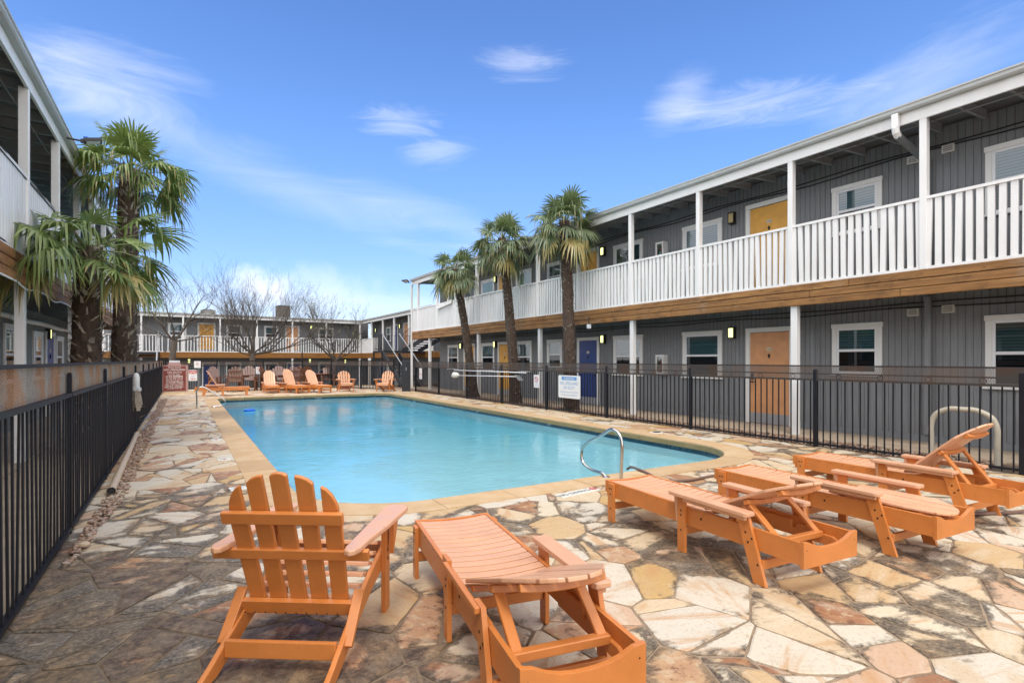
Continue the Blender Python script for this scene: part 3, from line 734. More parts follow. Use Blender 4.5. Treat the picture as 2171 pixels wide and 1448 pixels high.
def door(par, s0, s1, z0, ztop, colr, number, lock_side=1, detail=True):
    t = .1; d = MB(); a0, a1 = s0 + t, s1 - t
    d.box(a0 + .01, a1 - .01, .002, .02, z0 + .015, ztop - .115)
    do = d.build('door', M[colr], par)
    f = MB(); f.box(s0, s1, .0, .045, ztop - t, ztop); f.box(s0, a0, .0, .04, z0, ztop - t - .001); f.box(a1, s1, .0, .04, z0, ztop - t - .001)
    f.box(a0, a0 + .012, .0, .03, z0, ztop - t); f.box(a1 - .012, a1, .0, .03, z0, ztop - t)
    f.build('door_frame', M['white_fresh'], do, bevel=.004, seg=1)
    k = MB(); k.box(a0 + .012, a1 - .012, .02, .024, z0 + .02, z0 + .24); k.build('kick_plate', M['kick'], do)
    m = (a0 + a1) / 2; p = MB(); zc = z0 + 1.66
    p.box(m - .06, m + .06, .02, .026, zc - .035, zc + .04, 0)
    if detail: p.text(number, .058, (m, .026, zc - .018), (-1, 0, 0), (0, 0, 1), 1)
    p.build('number_plate', [M['plate'], M['ink']], do)
    q = MB(); q.prism([(-.03, 0), (0, -.06), (.03, 0), (0, .045)], (m, .021, zc - .14), (1, 0, 0), (0, 0, 1), (0, .018, 0)); q.build('knocker', M['bronze'], do)
    h = MB(); hs_ = a1 - .07 if lock_side > 0 else a0 + .07
    h.box(hs_ - .03, hs_ + .03, .02, .045, z0 + .98, z0 + 1.12); h.tube([(hs_, .02, z0 + .93), (hs_, .07, z0 + .93)], .02, 8); h.bar((hs_, .07, z0 + .93), (hs_ - .09 * lock_side, .07, z0 + .93), .02, .02)
    h.build('handle', M['darkmetal'], do, bevel=.004, seg=1)

def apartment(name, label, loc, rz, s0, s1, w0, w1, posts_up, posts_lo, wins, doors, wood='wood', siding='siding', rail=None, back=7.5, pitch=0.105, detail=True, bal=(.128, .082), group='apartment blocks round the pool court'):
    """s0..s1 balcony and roof, w0..w1 wall behind it"""
    B = empty(name, loc, rz, label, 'building', group)
    mb = MB()
    mb.add([(w0, 0, 0), (w0, -back, 0), (w0, -back, 5.4), (w0, 0, 5.4)], [(0, 1, 2, 3)]); mb.add([(w1, 0, 0), (w1, -back, 0), (w1, -back, 5.4), (w1, 0, 5.4)], [(3, 2, 1, 0)])
    mb.add([(w0, -back, 0), (w1, -back, 0), (w1, -back, 5.4), (w0, -back, 5.4)], [(0, 1, 2, 3)])
    mb.add([(w0, -.013, 0), (w1, -.013, 0), (w1, -.013, 5.42), (w0, -.013, 5.42)], [(3, 2, 1, 0)])
    corrugated(mb, w0, w1, .14, 2.79, 0, pitch); corrugated(mb, w0, w1, 2.84, 5.41, 0, pitch)
    mb.box(w0, w1, -.012, .018, .02, .139)
    mb.build('wall', M[siding], B)
    # balcony floor with joists
    mb = MB(); mb.box(s0, s1, .002, 1.098, 2.79, 2.835)
    s = s0 + .1
    while s < s1: mb.box(s, s + .04, .004, 1.097, 2.56, 2.789); s += .405
    mb.build('balcony', M['soffit'], B)
    # stained fascia boards
    mb = MB(); x = s0; zs = ((2.47, 2.596), (2.605, 2.73), (2.739, 2.868))
    for r_, (za, zb) in enumerate(zs):
        x = s0; L = (2.1, 3.6, 2.9)[r_]
        while x < s1:
            e = min(x + L, s1); j = random.uniform(-.002, .002); mb.box(x, e - .004, 1.1, 1.137 + j, za, zb); x = e; L = 4.88
    mb.box(s0 + .002, s0 + .04, .0, 1.1, 2.47, 2.868); mb.box(s1 - .04, s1 - .002, .0, 1.1, 2.47, 2.868)
    mb.build('wood_fascia', M[wood], B, bevel=.012, seg=2)
    # railing: one mesh per bay
    cuts = rail if rail is not None else [s0 + .05] + [p for p in posts_up if s0 + .3 < p < s1 - .3] + [s1 - .05]
    pairs = cuts if cuts and isinstance(cuts[0], tuple) else list(zip(cuts, cuts[1:]))
    for a, b in pairs:
        mb = MB(); mb.box(a, b, 1.03, 1.125, 3.965, 4.01); mb.box(a, b, 1.045, 1.12, 2.871, 2.915)
        n = max(1, round((b - a) / bal[0])); stp = (b - a) / n
        for k in range(n):
            c = a + (k + .5) * stp; j = random.gauss(0, .006); q = random.gauss(0, .004)
            mb.bar((c - j, 1.088 + q, 2.914), (c + j, 1.088, 3.966), bal[1], .04, (0, 1, 0))
        mb.build('railing', M['white'], B)
    for p in posts_up:
        mb = MB(); mb.box(p - .05, p + .05, 1.02, 1.132, 2.87, 5.262)
        mb.build('post', M['white'], B, bevel=.005, seg=1)
    for p in posts_lo:
        mb = MB(); mb.box(p - .065, p + .065, .98, 1.09, .0, 2.56); mb.build('post', M['white'], B, bevel=.005, seg=1)
    # roof, rafters, fascia, gutter
    mb = MB(); zt = 5.45
    mb.add([(s0, 1.12, 5.42), (s1, 1.12, 5.42), (s1, -back, 5.95), (s0, -back, 5.95), (s0, 1.12, 5.5), (s1, 1.12, 5.5), (s1, -back, 6.03), (s0, -back, 6.03)],
           [(0, 1, 2, 3), (7, 6, 5, 4), (0, 4, 5, 1), (1, 5, 6, 2), (2, 6, 7, 3), (3, 7, 4, 0)])
    rf = mb.build('roof', M['soffit'], B)
    mb = MB(); s = s0 + .12
    while s < s1:
        mb.add([(s, 1.098, 5.27), (s + .04, 1.098, 5.27), (s + .04, .01, 5.32), (s, .01, 5.32), (s, 1.098, 5.419), (s + .04, 1.098, 5.419), (s + .04, .01, 5.47), (s, .01, 5.47)],
               [(0, 3, 2, 1), (4, 5, 6, 7), (0, 1, 5, 4), (1, 2, 6, 5), (2, 3, 7, 6), (3, 0, 4, 7)]); s += .61
    mb.tube([(s0, .86, 5.25), (s1, .86, 5.25)], .009, 6)
    mb.build('rafters', M['rafter'], rf)
    mb = MB(); mb.box(s0, s1, 1.1, 1.138, 5.24, 5.418); mb.build('fascia', M['white'], rf)
    mb = MB(); prof = [(1.14, 5.42), (1.215, 5.42), (1.235, 5.445), (1.235, 5.49), (1.25, 5.5), (1.25, 5.525), (1.235, 5.525), (1.235, 5.51), (1.14, 5.51)]
    mb.prism(prof, (s0 - .02, 0, 0), (0, 1, 0), (0, 0, 1), (s1 - s0 + .04, 0, 0)); mb.build('gutter', M['gutter'], rf)
    for (fl, a, b, z0, z1, kind) in wins: window(B, a, b, z0 + 0, z1, kind)
    for (fl, a, b, c, nm, ls) in doors: door(B, a, b, 2.84 if fl else .02, (2.84 + 2.13) if fl else 2.165, c, nm, ls, detail)
    return B

WL = (.98, 2.16); WS = (1.14, 2.15); WU = (3.74, 4.86); WUS = (3.88, 4.85)
wins = []
for a, b, lo, up, kl, ku in ((2.45, 3.64, WL, WU, 'dark', 'blind'), (5.16, 6.07, WS, WUS, 'blind', 'blind'), (8.67, 9.88, WL, WU, 'blind', 'blind'), (11.32, 12.54, WL, WU, 'blind', 'dark'),
                             (15.14, 16.04, WS, WUS, 'blind', 'dark'), (17.05, 18.17, WL, WU, 'blind', 'curtain'), (19.9, 21.07, WL, WU, 'blind', 'curtain'), (23.37, 24.58, WL, WU, 'blind', 'blind'), (-1.2, -.1, WL, WU, 'blind', 'blind')):
    wins += [(0, a, b, lo[0], lo[1], kl), (1, a, b, up[0], up[1], ku)]
doors = [(0, 6.86, 8.02, 'orange_door', '118', 1), (1, 6.86, 8.02, 'yellow_door', '218', 1), (0, 13.2, 14.31, 'blue_door', '117', -1), (1, 13.2, 14.31, 'yellow_door', '217', -1),
         (0, 18.45, 19.61, 'yellow_door', '116', 1), (1, 18.45, 19.61, 'yellow_door', '216', 1), (0, 21.66, 22.8, 'yellow_door', '115', -1), (1, 21.66, 22.8, 'blue_door', '215', -1)]
RB = apartment('apartment_building', 'long grey two-storey block with blue, yellow and orange doors on the right of the pool', (11.1, 0, 0), R(90), -2.6, 26.55, -2.6, 25.6,
               [-.34, 1.86, 4.06, 6.26, 8.46, 10.66, 12.86, 15.05, 17.22, 19.42, 21.4, 23.4, 25.8], [1.9, 6.21, 10.64, 14.98, 19.36, 24.4], wins, doors)
# downspout, cables of the right block
mb = MB(); mb.bar((4.42, 1.19, 5.43), (4.42, 1.19, 5.2), .1, .08, (0, 1, 0), 0)
mb.tube([(4.42, 1.19, 5.22), (4.42, 1.17, 5.14), (4.42, 1.1, 5.08)], .055, 10, 0)
mb.bar((4.42, 1.14, 5.1), (4.42, .07, 4.86), .1, .08, (1, 0, 0), 1); mb.bar((4.42, .055, 4.9), (4.42, .055, 2.84), .1, .08, (0, 1, 0), 1); mb.bar((4.42, .055, 2.55), (4.42, .055, .15), .1, .08, (0, 1, 0), 1)
mb.build('downspout', [M['white'], M['siding']], RB, bevel=.012)
mb = MB()
for z, amp, ph in ((5.12, .03, 0), (5.06, .05, 1), (2.44, .02, 2), (2.36, .035, .6)):
    mb.tube([(-2.5 + .5 * k, .02, z + amp * math.sin(k * .9 + ph) * .6) for k in range(56)], .011, 6)
mb.build('cable', M['cable'], RB)

# left block (local x = -world y)
wl = [(0, -15.2, -14.1, .98, 2.16, 'curtain'), (0, -17.46, -16.49, .98, 2.12, 'blind'), (0, -20.14, -19.13, .98, 2.1, 'blind'), (0, -11.9, -10.7, .98, 2.16, 'blind'), (0, -9.0, -7.8, .98, 2.16, 'blind')]
wl += [(1, a, b, 3.74, 4.86, 'dark') for _, a, b, _, _, _ in wl]
dl = [(0, -18.9, -17.8, 'blue_door', '123', 1), (1, -18.9, -17.8, 'blue_door', '223', 1), (0, -13.6, -12.5, 'yellow_door', '124', 1), (1, -13.6, -12.5, 'yellow_door', '224', 1), (0, -10.3, -9.2, 'orange_door', '125', 1)]
LB = apartment('apartment_building', 'grey two-storey block on the left with weathered brown planks under its white railing', (-3.0, 0, 0), R(-90), -23.2, 2.5, -22.3, 2.5,
               [-1.3 - 2.2 * k for k in range(11)], [-1.3, -5.7, -10.1, -14.2, -18.2, -22.2], wl, dl, wood='wood_red', siding='siding_green')
mb = MB(); mb.tube([(-22 + k, .06, 2.3 + .01 * math.sin(k * 1.7)) for k in range(24)], .055, 10); mb.build('pipe', M['white'], LB, smooth=True)
mb = MB(); mb.tube([(-14.1 + .15 * k, 1.15, 2.46 - .05 * max(0, math.sin(k * .5)) ) for k in range(40)], .012, 6); mb.build('conduit', M['white'], LB)

# far block (local x = -along world x), ground one metre lower
wf = [(1, -.15, .95, 3.74, 4.9, 'blind'), (1, -3.65, -2.65, 3.74, 4.9, 'blind'), (1, -6.2, -5.2, 3.74, 4.9, 'blind'), (1, -10.4, -9.2, 3.74, 4.9, 'blind'), (0, -3.65, -2.6, .98, 2.16, 'dark'), (0, -6.2, -5.2, .98, 2.16, 'dark'), (0, -10.4, -9.2, .98, 2.16, 'dark')]
df = [(1, -1.95, -.82, 'yellow_door', '', -1), (1, -7.75, -6.7, 'orange_door', '', 1), (0, -2.2, -1.1, 'blue_door', '', 1), (0, -7.9, -6.8, 'blue_door', '', 1)]
FB = apartment('apartment_building', 'far two-storey block with golden boards under its balcony behind the bare trees', (0, 44.55, -.9), R(184.57), -12.35, 4.6, -13.3, 4.6,
               [4.5, 2.5, .14, -2.1, -4.5, -6.97, -9.5, -12.2], [-6.97, -12.2, 2.5], wf, df, wood='wood_far', siding='siding', rail=[(-12.2, -9.5), (-9.5, -6.97), (-6.97, -4.5), (-4.5, -2.1), (-2.1, .14), (.14, 1.1), (1.25, 2.5), (2.5, 4.5)], detail=False, bal=(.185, .05))
# side wing at the back right
ww = [(1, 40.4, 41.4, 3.74, 4.86, 'blind'), (0, 39.6, 40.6, .98, 2.16, 'dark'), (1, 33.4, 34.4, 3.74, 4.86, 'dark')]
dw = [(1, 36.45, 37.55, 'orange_door', '', 1), (1, 38.8, 39.9, 'blue_door', '', 1), (0, 42.0, 43.1, 'blue_door', '', 1)]
WB = apartment('apartment_building', 'grey wing running back from the end of the right block beside the dark stairs', (13.5, 0, -.9), R(90), 29.5, 45.2, 29.5, 45.6,
               [33.6, 36.5, 39.0, 41.8, 44.9], [38.0, 44.8], ww, dw, wood='wood_far', siding='siding', rail=[(40.2, 41.8), (41.8, 44.9), (29.6, 33.0)], detail=False)
# ------------------------------------------------------------------ loungers and chairs
def curved_slat(mb, y0, y1, hw, zedge, dip, th, n=6):
    vs = []
    for k in range(n + 1):
        x = -hw + 2 * hw * k / n; z = zedge - dip * (1 - (x / hw) ** 2)
        vs += [(x, y0, z - th), (x, y1, z - th), (x, y1, z), (x, y0, z)]
    fs = [(3, 2, 1, 0), tuple(n*4 + q for q in range(4))]
    for k in range(n):
        for q in range(4): fs.append((k*4+q, k*4+(q+1) % 4, (k+1)*4+(q+1) % 4, (k+1)*4+q))
    mb.add(vs, fs)

def lounger(label, foot, head, ang, group, mat='orange', bare=0):
    """foot, head: ground points under the two ends of the frame; ang: backrest angle in degrees"""
    fx, fy = foot; hx, hy = head
    rz = math.atan2(hy - fy, hx - fx) - R(90)
    T = empty('sun_lounger', (fx, fy, 0), rz, label, 'sun lounger', group); T.scale = (.95, .99, .98)
    m2 = [M[mat], M['screw']]; b = .0045
    f = MB()
    for s in (-1, 1):
        f.box(min(s*.25, s*.275), max(s*.25, s*.275), 0, 1.93, .215, .355)
        for k in range(9): f.disc((s*.275, .17 + k*.125, .335), (s, 0, 0), .004, .0015, 6, 1)
        f.disc((s*.275, 1.14, .295), (s, 0, 0), .009, .003, 8, 1)
    n = 10
    # foot board and head board with scooped top
    for y0, z0, zt, dip in ((-.026, .25, .357, .012), (1.931, .2, .365, .058)):
        top = [(x, zt - dip * max(0, 1 - (abs(x) / .235) ** 2.4)) for x in [-.276 + .552 * k / n for k in range(n + 1)]]
        f.prism([(.276, z0), (-.276, z0)][::-1] + top[::-1], (0, y0, 0), (1, 0, 0), (0, 0, 1), (0, .0255, 0))
    f.disc((-.245, 1.9565, .31), (0, 1, 0), .004, .0015, 6, 1); f.disc((.245, 1.9565, .31), (0, 1, 0), .004, .0015, 6, 1)
    f.build('frame', m2, T, bevel=b)
    # notched rails inside the frame
    for s in (-1, 1):
        q = MB(); poly = [(1.26, .225), (1.9, .225), (1.9, .25), (1.82, .29), (1.72, .29), (1.715, .262), (1.685, .262), (1.68, .31), (1.56, .31), (1.555, .28), (1.525, .28), (1.52, .33), (1.3, .33), (1.26, .3)]
        q.prism(poly, (s * .249 if s < 0 else .226, 0, 0), (0, 1, 0), (0, 0, 1), (.023, 0, 0)); q.build('notched_rail', M[mat], T, bevel=.003, seg=1)
    for s in (-1, 1):
        a0, a1 = (.277, .303) if s > 0 else (-.303, -.277)
        for (ya, yb, zt, dots) in ((.045, .125, .345, ((.07, .3), (.1, .3), (.085, .25), (.085, .12))), (.925, 1.0, .428, ((.963, .32), (.963, .285), (.963, .17)))):
            q = MB(); q.box(a0, a1, ya, yb, 0, zt)
            for dy, dz in dots: q.disc((s * .303, dy, dz), (s, 0, 0), .008, .003, 8, 1)
            q.build('leg', m2, T, bevel=b)
        q = MB(); q.prism([(1.615, 0), (1.71, 0), (1.575, .428), (1.475, .428)], (a0, 0, 0), (0, 1, 0), (0, 0, 1), (a1 - a0, 0, 0))
        for dy, dz in ((1.555, .32), (1.605, .29), (1.575, .26), (1.65, .13)): q.disc((s * .303, dy, dz), (s, 0, 0), .008, .003, 8, 1)
        q.build('leg', m2, T, bevel=b)
        q = MB(); c = s * .3
        pl = [(.885, -.052), (1.575, -.052), (1.595, -.04), (1.595, .04), (1.575, .052), (.885, .052), (.87, .045), (.87, -.045)]
        if s != bare: q.prism(pl, (c, 0, .43), (0, 1, 0), (1, 0, 0), (0, 0, .028))
        q.box(c + .004 if s > 0 else c - .03, c + .03 if s > 0 else c - .004, 1.005, 1.57, .4, .4295)
        q.prism([(.885, .429), (.922, .429), (.922, .22), (.912, .22)], (s * .29 - .012, 0, 0), (0, 1, 0), (0, 0, 1), (.024, 0, 0))
        q.build('arm', M[mat + ('' if s == bare else '_faded')], T, bevel=.005)  # _faded colour includes painted sky glare
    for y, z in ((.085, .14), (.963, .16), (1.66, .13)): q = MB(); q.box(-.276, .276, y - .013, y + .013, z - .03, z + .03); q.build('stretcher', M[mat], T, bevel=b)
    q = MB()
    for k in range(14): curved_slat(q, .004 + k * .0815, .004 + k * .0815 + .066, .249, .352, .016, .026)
    q.build('seat', M[mat + '_faded'], T, bevel=.003, seg=1)  # _faded colour includes painted sky glare
    # backrest
    q = MB(); a = R(ang); hy_, hz = 1.155, .338
    uy = Vector((0, math.cos(a), math.sin(a))); un = Vector((0, -math.sin(a), math.cos(a)))
    def prof(x): return .80 - .24 * (abs(x) / .25) ** 2.6
    for k in range(5):
        cx = -.2 + .1 * k; w = .0455
        up = .018 * (cx / .2) ** 2
        tilt = .1 * cx / .2 * .2
        pts = [(cx - w, 0.0), (cx + w, 0.0)] + [(x, prof(x)) for x in (cx + w, cx + w * .4, cx - w * .4, cx - w)]
        o = Vector((0, hy_, hz)) + un * up
        ux = (Vector((1, 0, 0)) + un * (cx / .2) * .16).normalized()
        q.prism(pts, o - ux * 0 + (Vector((cx, 0, 0)) - ux * cx), ux, uy, un * .02)
    br = q.build('backrest', M[mat + '_faded'], T, bevel=.005)  # _faded colour includes painted sky glare
    for d, hw in ((.06, .235), (.36, .235), (.62, .2)):
        q = MB(); n = 6; top = [(-hw + 2*hw*k/n, .016 * ((-1 + 2*k/n) ** 2) - .001) for k in range(n + 1)]
        q.prism([(x, z - .032) for x, z in top] + top[::-1], Vector((0, hy_, hz)) + uy * d, (1, 0, 0), un, uy * .045)
        q.build('batten', M[mat], br, bevel=.003, seg=1)
    q = MB(); pv = Vector((0, hy_, hz)) + uy * .38 - un * .03
    if ang > 5:
        yb = {True: 1.7, False: 1.54}[ang < 32]
        yb = min(1.84, max(1.54, pv.y + .22)); zb = .3
        for s in (-1, 1): q.bar(pv + Vector((s * .2, 0, .01)), (s * .2, yb, zb), .024, .05, (1, 0, 0))
        q.bar((-.235, yb, zb - .01), (.235, yb, zb - .01), .045, .04)
    else:
        for s in (-1, 1): q.bar(pv + Vector((s * .2, 0, 0)), (s * .2, pv.y + .34, .29), .024, .04, (1, 0, 0))
        q.bar((-.235, 1.87, .27), (.235, 1.87, .27), .045, .04)
    q.build('prop', M[mat], T, bevel=.004, seg=1)
    return T

LG, LGF = 'orange loungers at the near end of the pool', 'orange loungers lined up at the far end of the pool'
lounger('orange lounger with half-raised back, standing alone beside the near adirondack chair', (1.615, 3.50), (1.275, 1.60), 21, LG, bare=1)
lounger('orange lounger with half-raised back at the near left of the group of three', (3.575, 3.82), (3.44, 1.92), 25, LG)
lounger('orange lounger lying fully flat between two loungers with raised backs', (4.87, 3.66), (4.76, 1.86), 0, LG)
lounger('orange lounger with steeply raised back beside the right fence and the beige hoop', (6.3, 3.72), (6.22, 1.86), 43, LG)
lounger('orange lounger seen side on at the far pool edge beside the handrail', (2.3, 25.0), (.4, 25.1), 60, LGF)
lounger('far orange lounger facing the pool, leftmost of the three side by side', (3.25, 25.3), (3.3, 27.2), 52, LGF)
lounger('far orange lounger facing the pool, middle of the three side by side', (4.4, 24.75), (3.78, 26.6), 62, LGF)
lounger('far orange lounger facing the pool, rightmost of the three side by side', (5.28, 24.5), (4.75, 26.4), 56, LGF)

def adirondack(label, loc, fdir, mat='orange', group=None):
    """origin under the front feet; local -y is backwards, +y the way the sitter faces"""
    rz = math.atan2(fdir[1], fdir[0]) - R(90)
    T = empty('adirondack_chair', (loc[0], loc[1], 0), rz, label, 'garden chair', group)
    O = M[mat]; b = .005
    bot = Vector((0, -.5, .235)); top = Vector((0, -.735, .93)); uy = (top - bot).normalized(); ux0 = Vector((1, 0, 0)); un = ux0.cross(uy)
    Lc = (top - bot).length; q = MB()
    for k in range(5):
        i = k - 2; cxb = i * .104; cxt = i * .118; w = .041
        d = Vector((cxt - cxb, 0, 0)) + uy * Lc; d.normalize(); sx = Vector((d.dot(uy), 0, 0)) * 1.0
        if i == 0: pr = [(w, -.014), (w * .5, -.003), (0, 0), (-w * .5, -.003), (-w, -.014)]
        elif abs(i) == 1:
            s = 1 if i > 0 else -1; pr = [(w, -.055), (w * .4, -.033), (-w * .3, -.02), (-w, -.014)]
            if s < 0: pr = [(-x, y) for x, y in pr][::-1]
        else:
            s = 1 if i > 0 else -1; pr = [(w + .004, -.268), (w + .004, -.25), (w - .008, -.225), (w - .006, -.19), (w - .016, -.15), (w * .2, -.115), (-w * .4, -.085), (-w, -.07)]
            if s < 0: pr = [(-x, y) for x, y in pr][::-1]
        pts = [(-w, 0), (w, 0)] + [(x, Lc + y) for x, y in pr]
        q.prism(pts, bot + Vector((cxb, 0, 0)), (1, 0, 0), d, un * -.022)
    # un points backwards/up: keep slats on the front side of the rails
    br = q.build('backrest', M[mat + '_faded'] if fdir[1] < 0 else O, T, bevel=b)  # colour with painted glare only on backs turned to the viewer
    q = MB()
    q.bar((-.29, -.68, .71), (.29, -.68, .71), .028, .062, uy); q.build('back_rail', [O], br, bevel=b)
    q = MB(); q.bar((-.385, -.595, .515), (.385, -.595, .515), .03, .055, uy); q.build('back_rail', O, br, bevel=b)
    q = MB(); q.bar((-.285, -.515, .225), (.285, -.515, .225), .03, .07, uy)
    for i in range(-5, 6): q.disc((i * .052, -.535, .2), (0, -1, -.2), .0045, .002, 6, 1)
    q.build('back_rail', [O, M['screw']], br, bevel=b)
    q = MB()
    for k in range(6):
        y = .015 - k * .086; z = .382 - k * .026 - (0.006 if k else 0)
        q.bar((-.262, y - .037, z), (.262, y - .037, z), .076, .022, (0, .3, 1))
    q.bar((-.262, .028, .325), (.262, .028, .325), .022, .1)
    q.build('seat', M[mat + '_faded'], T, bevel=.004)  # _faded colour includes painted sky glare
    for s in (-1, 1):
        q = MB(); poly = [(.015, .37), (-.25, .3), (-.5, .215), (-.66, .14), (-.8, .072), (-.885, .04), (-.925, .018), (-.93, 0), (-.83, 0), (-.76, .005), (-.62, .06), (-.45, .135), (-.25, .2), (.0, .255), (.015, .27)]
        q.prism(poly, (s * .265 - (.026 if s < 0 else 0), 0, 0), (0, 1, 0), (0, 0, 1), (.026, 0, 0)); q.build('rear_leg', O, T, bevel=b)
        q = MB(); q.prism([(-.085, 0), (.0, 0), (.0, .54), (-.085, .54)], (s * .292 - (.026 if s < 0 else 0), 0, 0), (0, 1, 0), (0, 0, 1), (.026, 0, 0))
        for dz in (.3, .35): q.disc((s * .318, -.042, dz), (s, 0, 0), .009, .003, 8, 1)
        q.prism([(.0, .54), (.11, .54), (.1, .5), (.0, .33)], (s * .345 - .012, -.055, 0), (s, 0, 0) if False else (0, 1, 0), (0, 0, 1), (.024, 0, 0))
        q.build('front_leg', [O, M['screw']], T, bevel=b)
        q = MB(); pl = [(.075, .27), (.11, .285), (.125, .315), (.12, .37), (.09, .405), (.03, .41), (-.3, .39), (-.52, .365), (-.64, .36), (-.685, .345), (-.7, .32), (-.685, .295), (-.64, .285), (-.4, .28)]
        q.prism([(a_, s * b_) for a_, b_ in pl], (0, 0, .541), (0, 1, 0), (1, 0, 0), (0, 0, .028)); q.build('arm', M[mat + '_faded'], T, bevel=.007)  # _faded colour includes painted sky glare
        q = MB(); q.bar((s * .3, -.48, .3), (s * .3, -.66, .105), .024, .05, (1, 0, 0)); q.disc((s * .312, -.52, .245), (s, 0, 0), .01, .006, 8, 1); q.build('folding_link', [O, M['screw']], T, bevel=b)
    q = MB(); q.box(-.264, .264, -.71, -.684, .065, .145); q.build('stretcher', O, T, bevel=b)
    return T
adirondack('orange adirondack chair seen from behind in the near left foreground', (.775, 3.31), (.56, .83), group='orange adirondack chairs by the pool')
adirondack('far orange adirondack chair facing the camera squarely, right of the three loungers', (6.32, 25.1), (-.05, -1), group='orange adirondack chairs by the pool')
adirondack('far orange adirondack chair turned to its right near the dark gate panel', (7.72, 24.25), (-.62, -.78), group='orange adirondack chairs by the pool')

def an_(a): return (a + 180) % 360 - 180 or 180
def dining_chair(label, loc, ang):
    T = empty('dining_chair', (loc[0], loc[1], 0), R(ang), label, 'dining chair', 'brown dining chairs round the tables')
    O = M['brown']; q = MB()
    for i in range(-2, 3):
        d = Vector((i * .022, -.16, .7)).normalized(); w = .046; L = .72 - .03 * i * i
        q.prism([(-w, 0), (w, 0), (w, L - .02), (w * .3, L), (-w * .3, L), (-w, L - .02)], Vector((i * .1, -.2, .45)), (1, 0, 0), d, (0, .022, 0))
    br = q.build('backrest', M['brown_faded'] if abs(an_(ang)) > 100 else O, T)  # painted glare only on backrests turned to the viewer
    q = MB(); q.box(-.26, .26, -.285, -.25, .62, .67); q.box(-.25, .25, -.345, -.31, .9, .95); q.build('back_rail', O, br)
    q = MB()
    for k in range(5): q.box(-.26, .26, -.21 + k * .095, -.125 + k * .095, .43, .452)
    q.build('seat', O, T)
    for s in (-1, 1):
        q = MB(); q.box(s*.29 - .025, s*.29 + .025, .19, .26, 0, .64); q.build('leg', O, T)
        q = MB(); q.box(s*.29 - .025, s*.29 + .025, -.27, -.2, 0, .64); q.build('leg', O, T)
        q = MB(); q.box(s*.31 - .045, s*.31 + .045, -.26, .3, .641, .665); q.build('arm', O, T)
    return T
tabl = [('brown round patio table behind the side-on lounger, leftmost of three', (2.25, 28.6), .68), ('brown round patio table on a thick pedestal behind the row of far loungers', (4.2, 27.75), .72), ('brown patio table at the back right, half hidden behind the loungers', (5.95, 29.3), .62)]
for lb, (x, y), r in tabl:
    T = empty('patio_table', (x, y, 0), 0, lb, 'table', 'brown patio tables')
    q = MB(); n = 28
    q.tube([(0, 0, .7), (0, 0, .735)], r, n); q.build('tabletop', M['brown'], T, bevel=.006)
    q = MB(); q.box(-.09, .09, -.09, .09, .06, .7); q.build('pedestal', M['brown'], T)
    q = MB(); q.box(-.42, .42, -.05, .05, 0, .08); q.box(-.05, .05, -.42, -.051, .001, .079); q.box(-.05, .05, .051, .42, .001, .079); q.build('base', M['brown'], T); q = MB(); q.box(-.4, .4, -.04, .04, .62, .699); q.build('support', M['brown'], T)
for lb, loc, an in [('brown dining chair with pale slats at far left, behind the side-on lounger', (1.35, 28.2), -140),
                    ('brown dining chair with its back to the pool at the left table', (1.98, 27.75), 0),
                    ('brown dining chair facing the pool behind the left table', (2.75, 29.5), 180),
                    ('brown dining chair turned side on, left of the leftmost far lounger', (3.12, 28.2), 75),
                    ('brown dining chair side on, its back showing left of the second table', (3.4, 27.9), -75),
                    ('brown dining chair facing the pool behind the second table', (4.0, 28.7), 180),
                    ('brown dining chair hidden mostly behind the middle far lounger', (4.3, 26.95), 0),
                    ('brown dining chair, arched back seen between the middle and rightmost far loungers', (5.05, 28.4), 18),
                    ('brown dining chair side on, left of the right table', (5.3, 29.2), -80),
                    ('brown dining chair with pale slats facing the pool at the far right table', (6.35, 28.9), 165)]:
    dining_chair(lb, loc, an)

# ------------------------------------------------------------------ fences
def fence(name, label, pts, zp, zr, zm, spacing, mesh, pw=.016, pd=None, step=.115, pick=True, posth=1.28, post_w=.05, rings=False, group='pool fences'):
    """pts: list of post positions; pickets up to zr, mesh strip from zr to zm"""
    F = empty(name, (pts[0][0], pts[0][1], 0), 0, label, 'fence', group)
    ox, oy = pts[0]
    for i, (x, y) in enumerate(pts):
        q = MB(); h = posth if not isinstance(posth, (list, tuple)) else posth[i]
        q.box(x - ox - post_w/2, x - ox + post_w/2, y - oy - post_w/2, y - oy + post_w/2, -.05, h); q.box(x - ox - post_w*.42, x - ox + post_w*.42, y - oy - post_w*.42, y - oy + post_w*.42, h, h + .012)
        q.build('post', M['black'], F, bevel=.003, seg=1)
    for (x0, y0), (x1, y1) in zip(pts, pts[1:]):
        L = math.hypot(x1 - x0, y1 - y0); a = math.atan2(y1 - y0, x1 - x0) - R(90)
        q = MB(); k = step / 2 + post_w / 2
        while k < L - post_w / 2:
            j = random.gauss(0, .003); q.bar((j, k + j, .02), (-j, k - j, zr), pd or pw, pw, (0, 1, 0)); k += step
        for z in (zp, zr): q.box(-.02, .02, post_w/2, L - post_w/2, z - .018, z + .012)
        for z in (zm,): q.box(-.012, .012, 0, L, z - .012, z + .012)
        if rings:
            q.box(-.012, .012, 0, L, zr + .085, zr + .105); k = .4
            while k < L: q.tube([(0, k + .04 * math.cos(t * .7854), zr + .048 + .036 * math.sin(t * .7854)) for t in range(9)], .006, 5, cap=False); k += .62
        p = q.build('panel', M['black'], F, loc=(x0 - ox, y0 - oy, 0), rz=a)
        m_ = MB(); m_.box(-.026, -.024, .0, L, zr - .02, zm + .005); m_.build('mesh_strip', M[mesh], F, loc=(x0 - ox, y0 - oy, 0), rz=a)
    return F
ry = [2.6 + 2.63 * k for k in range(-2, 9)]
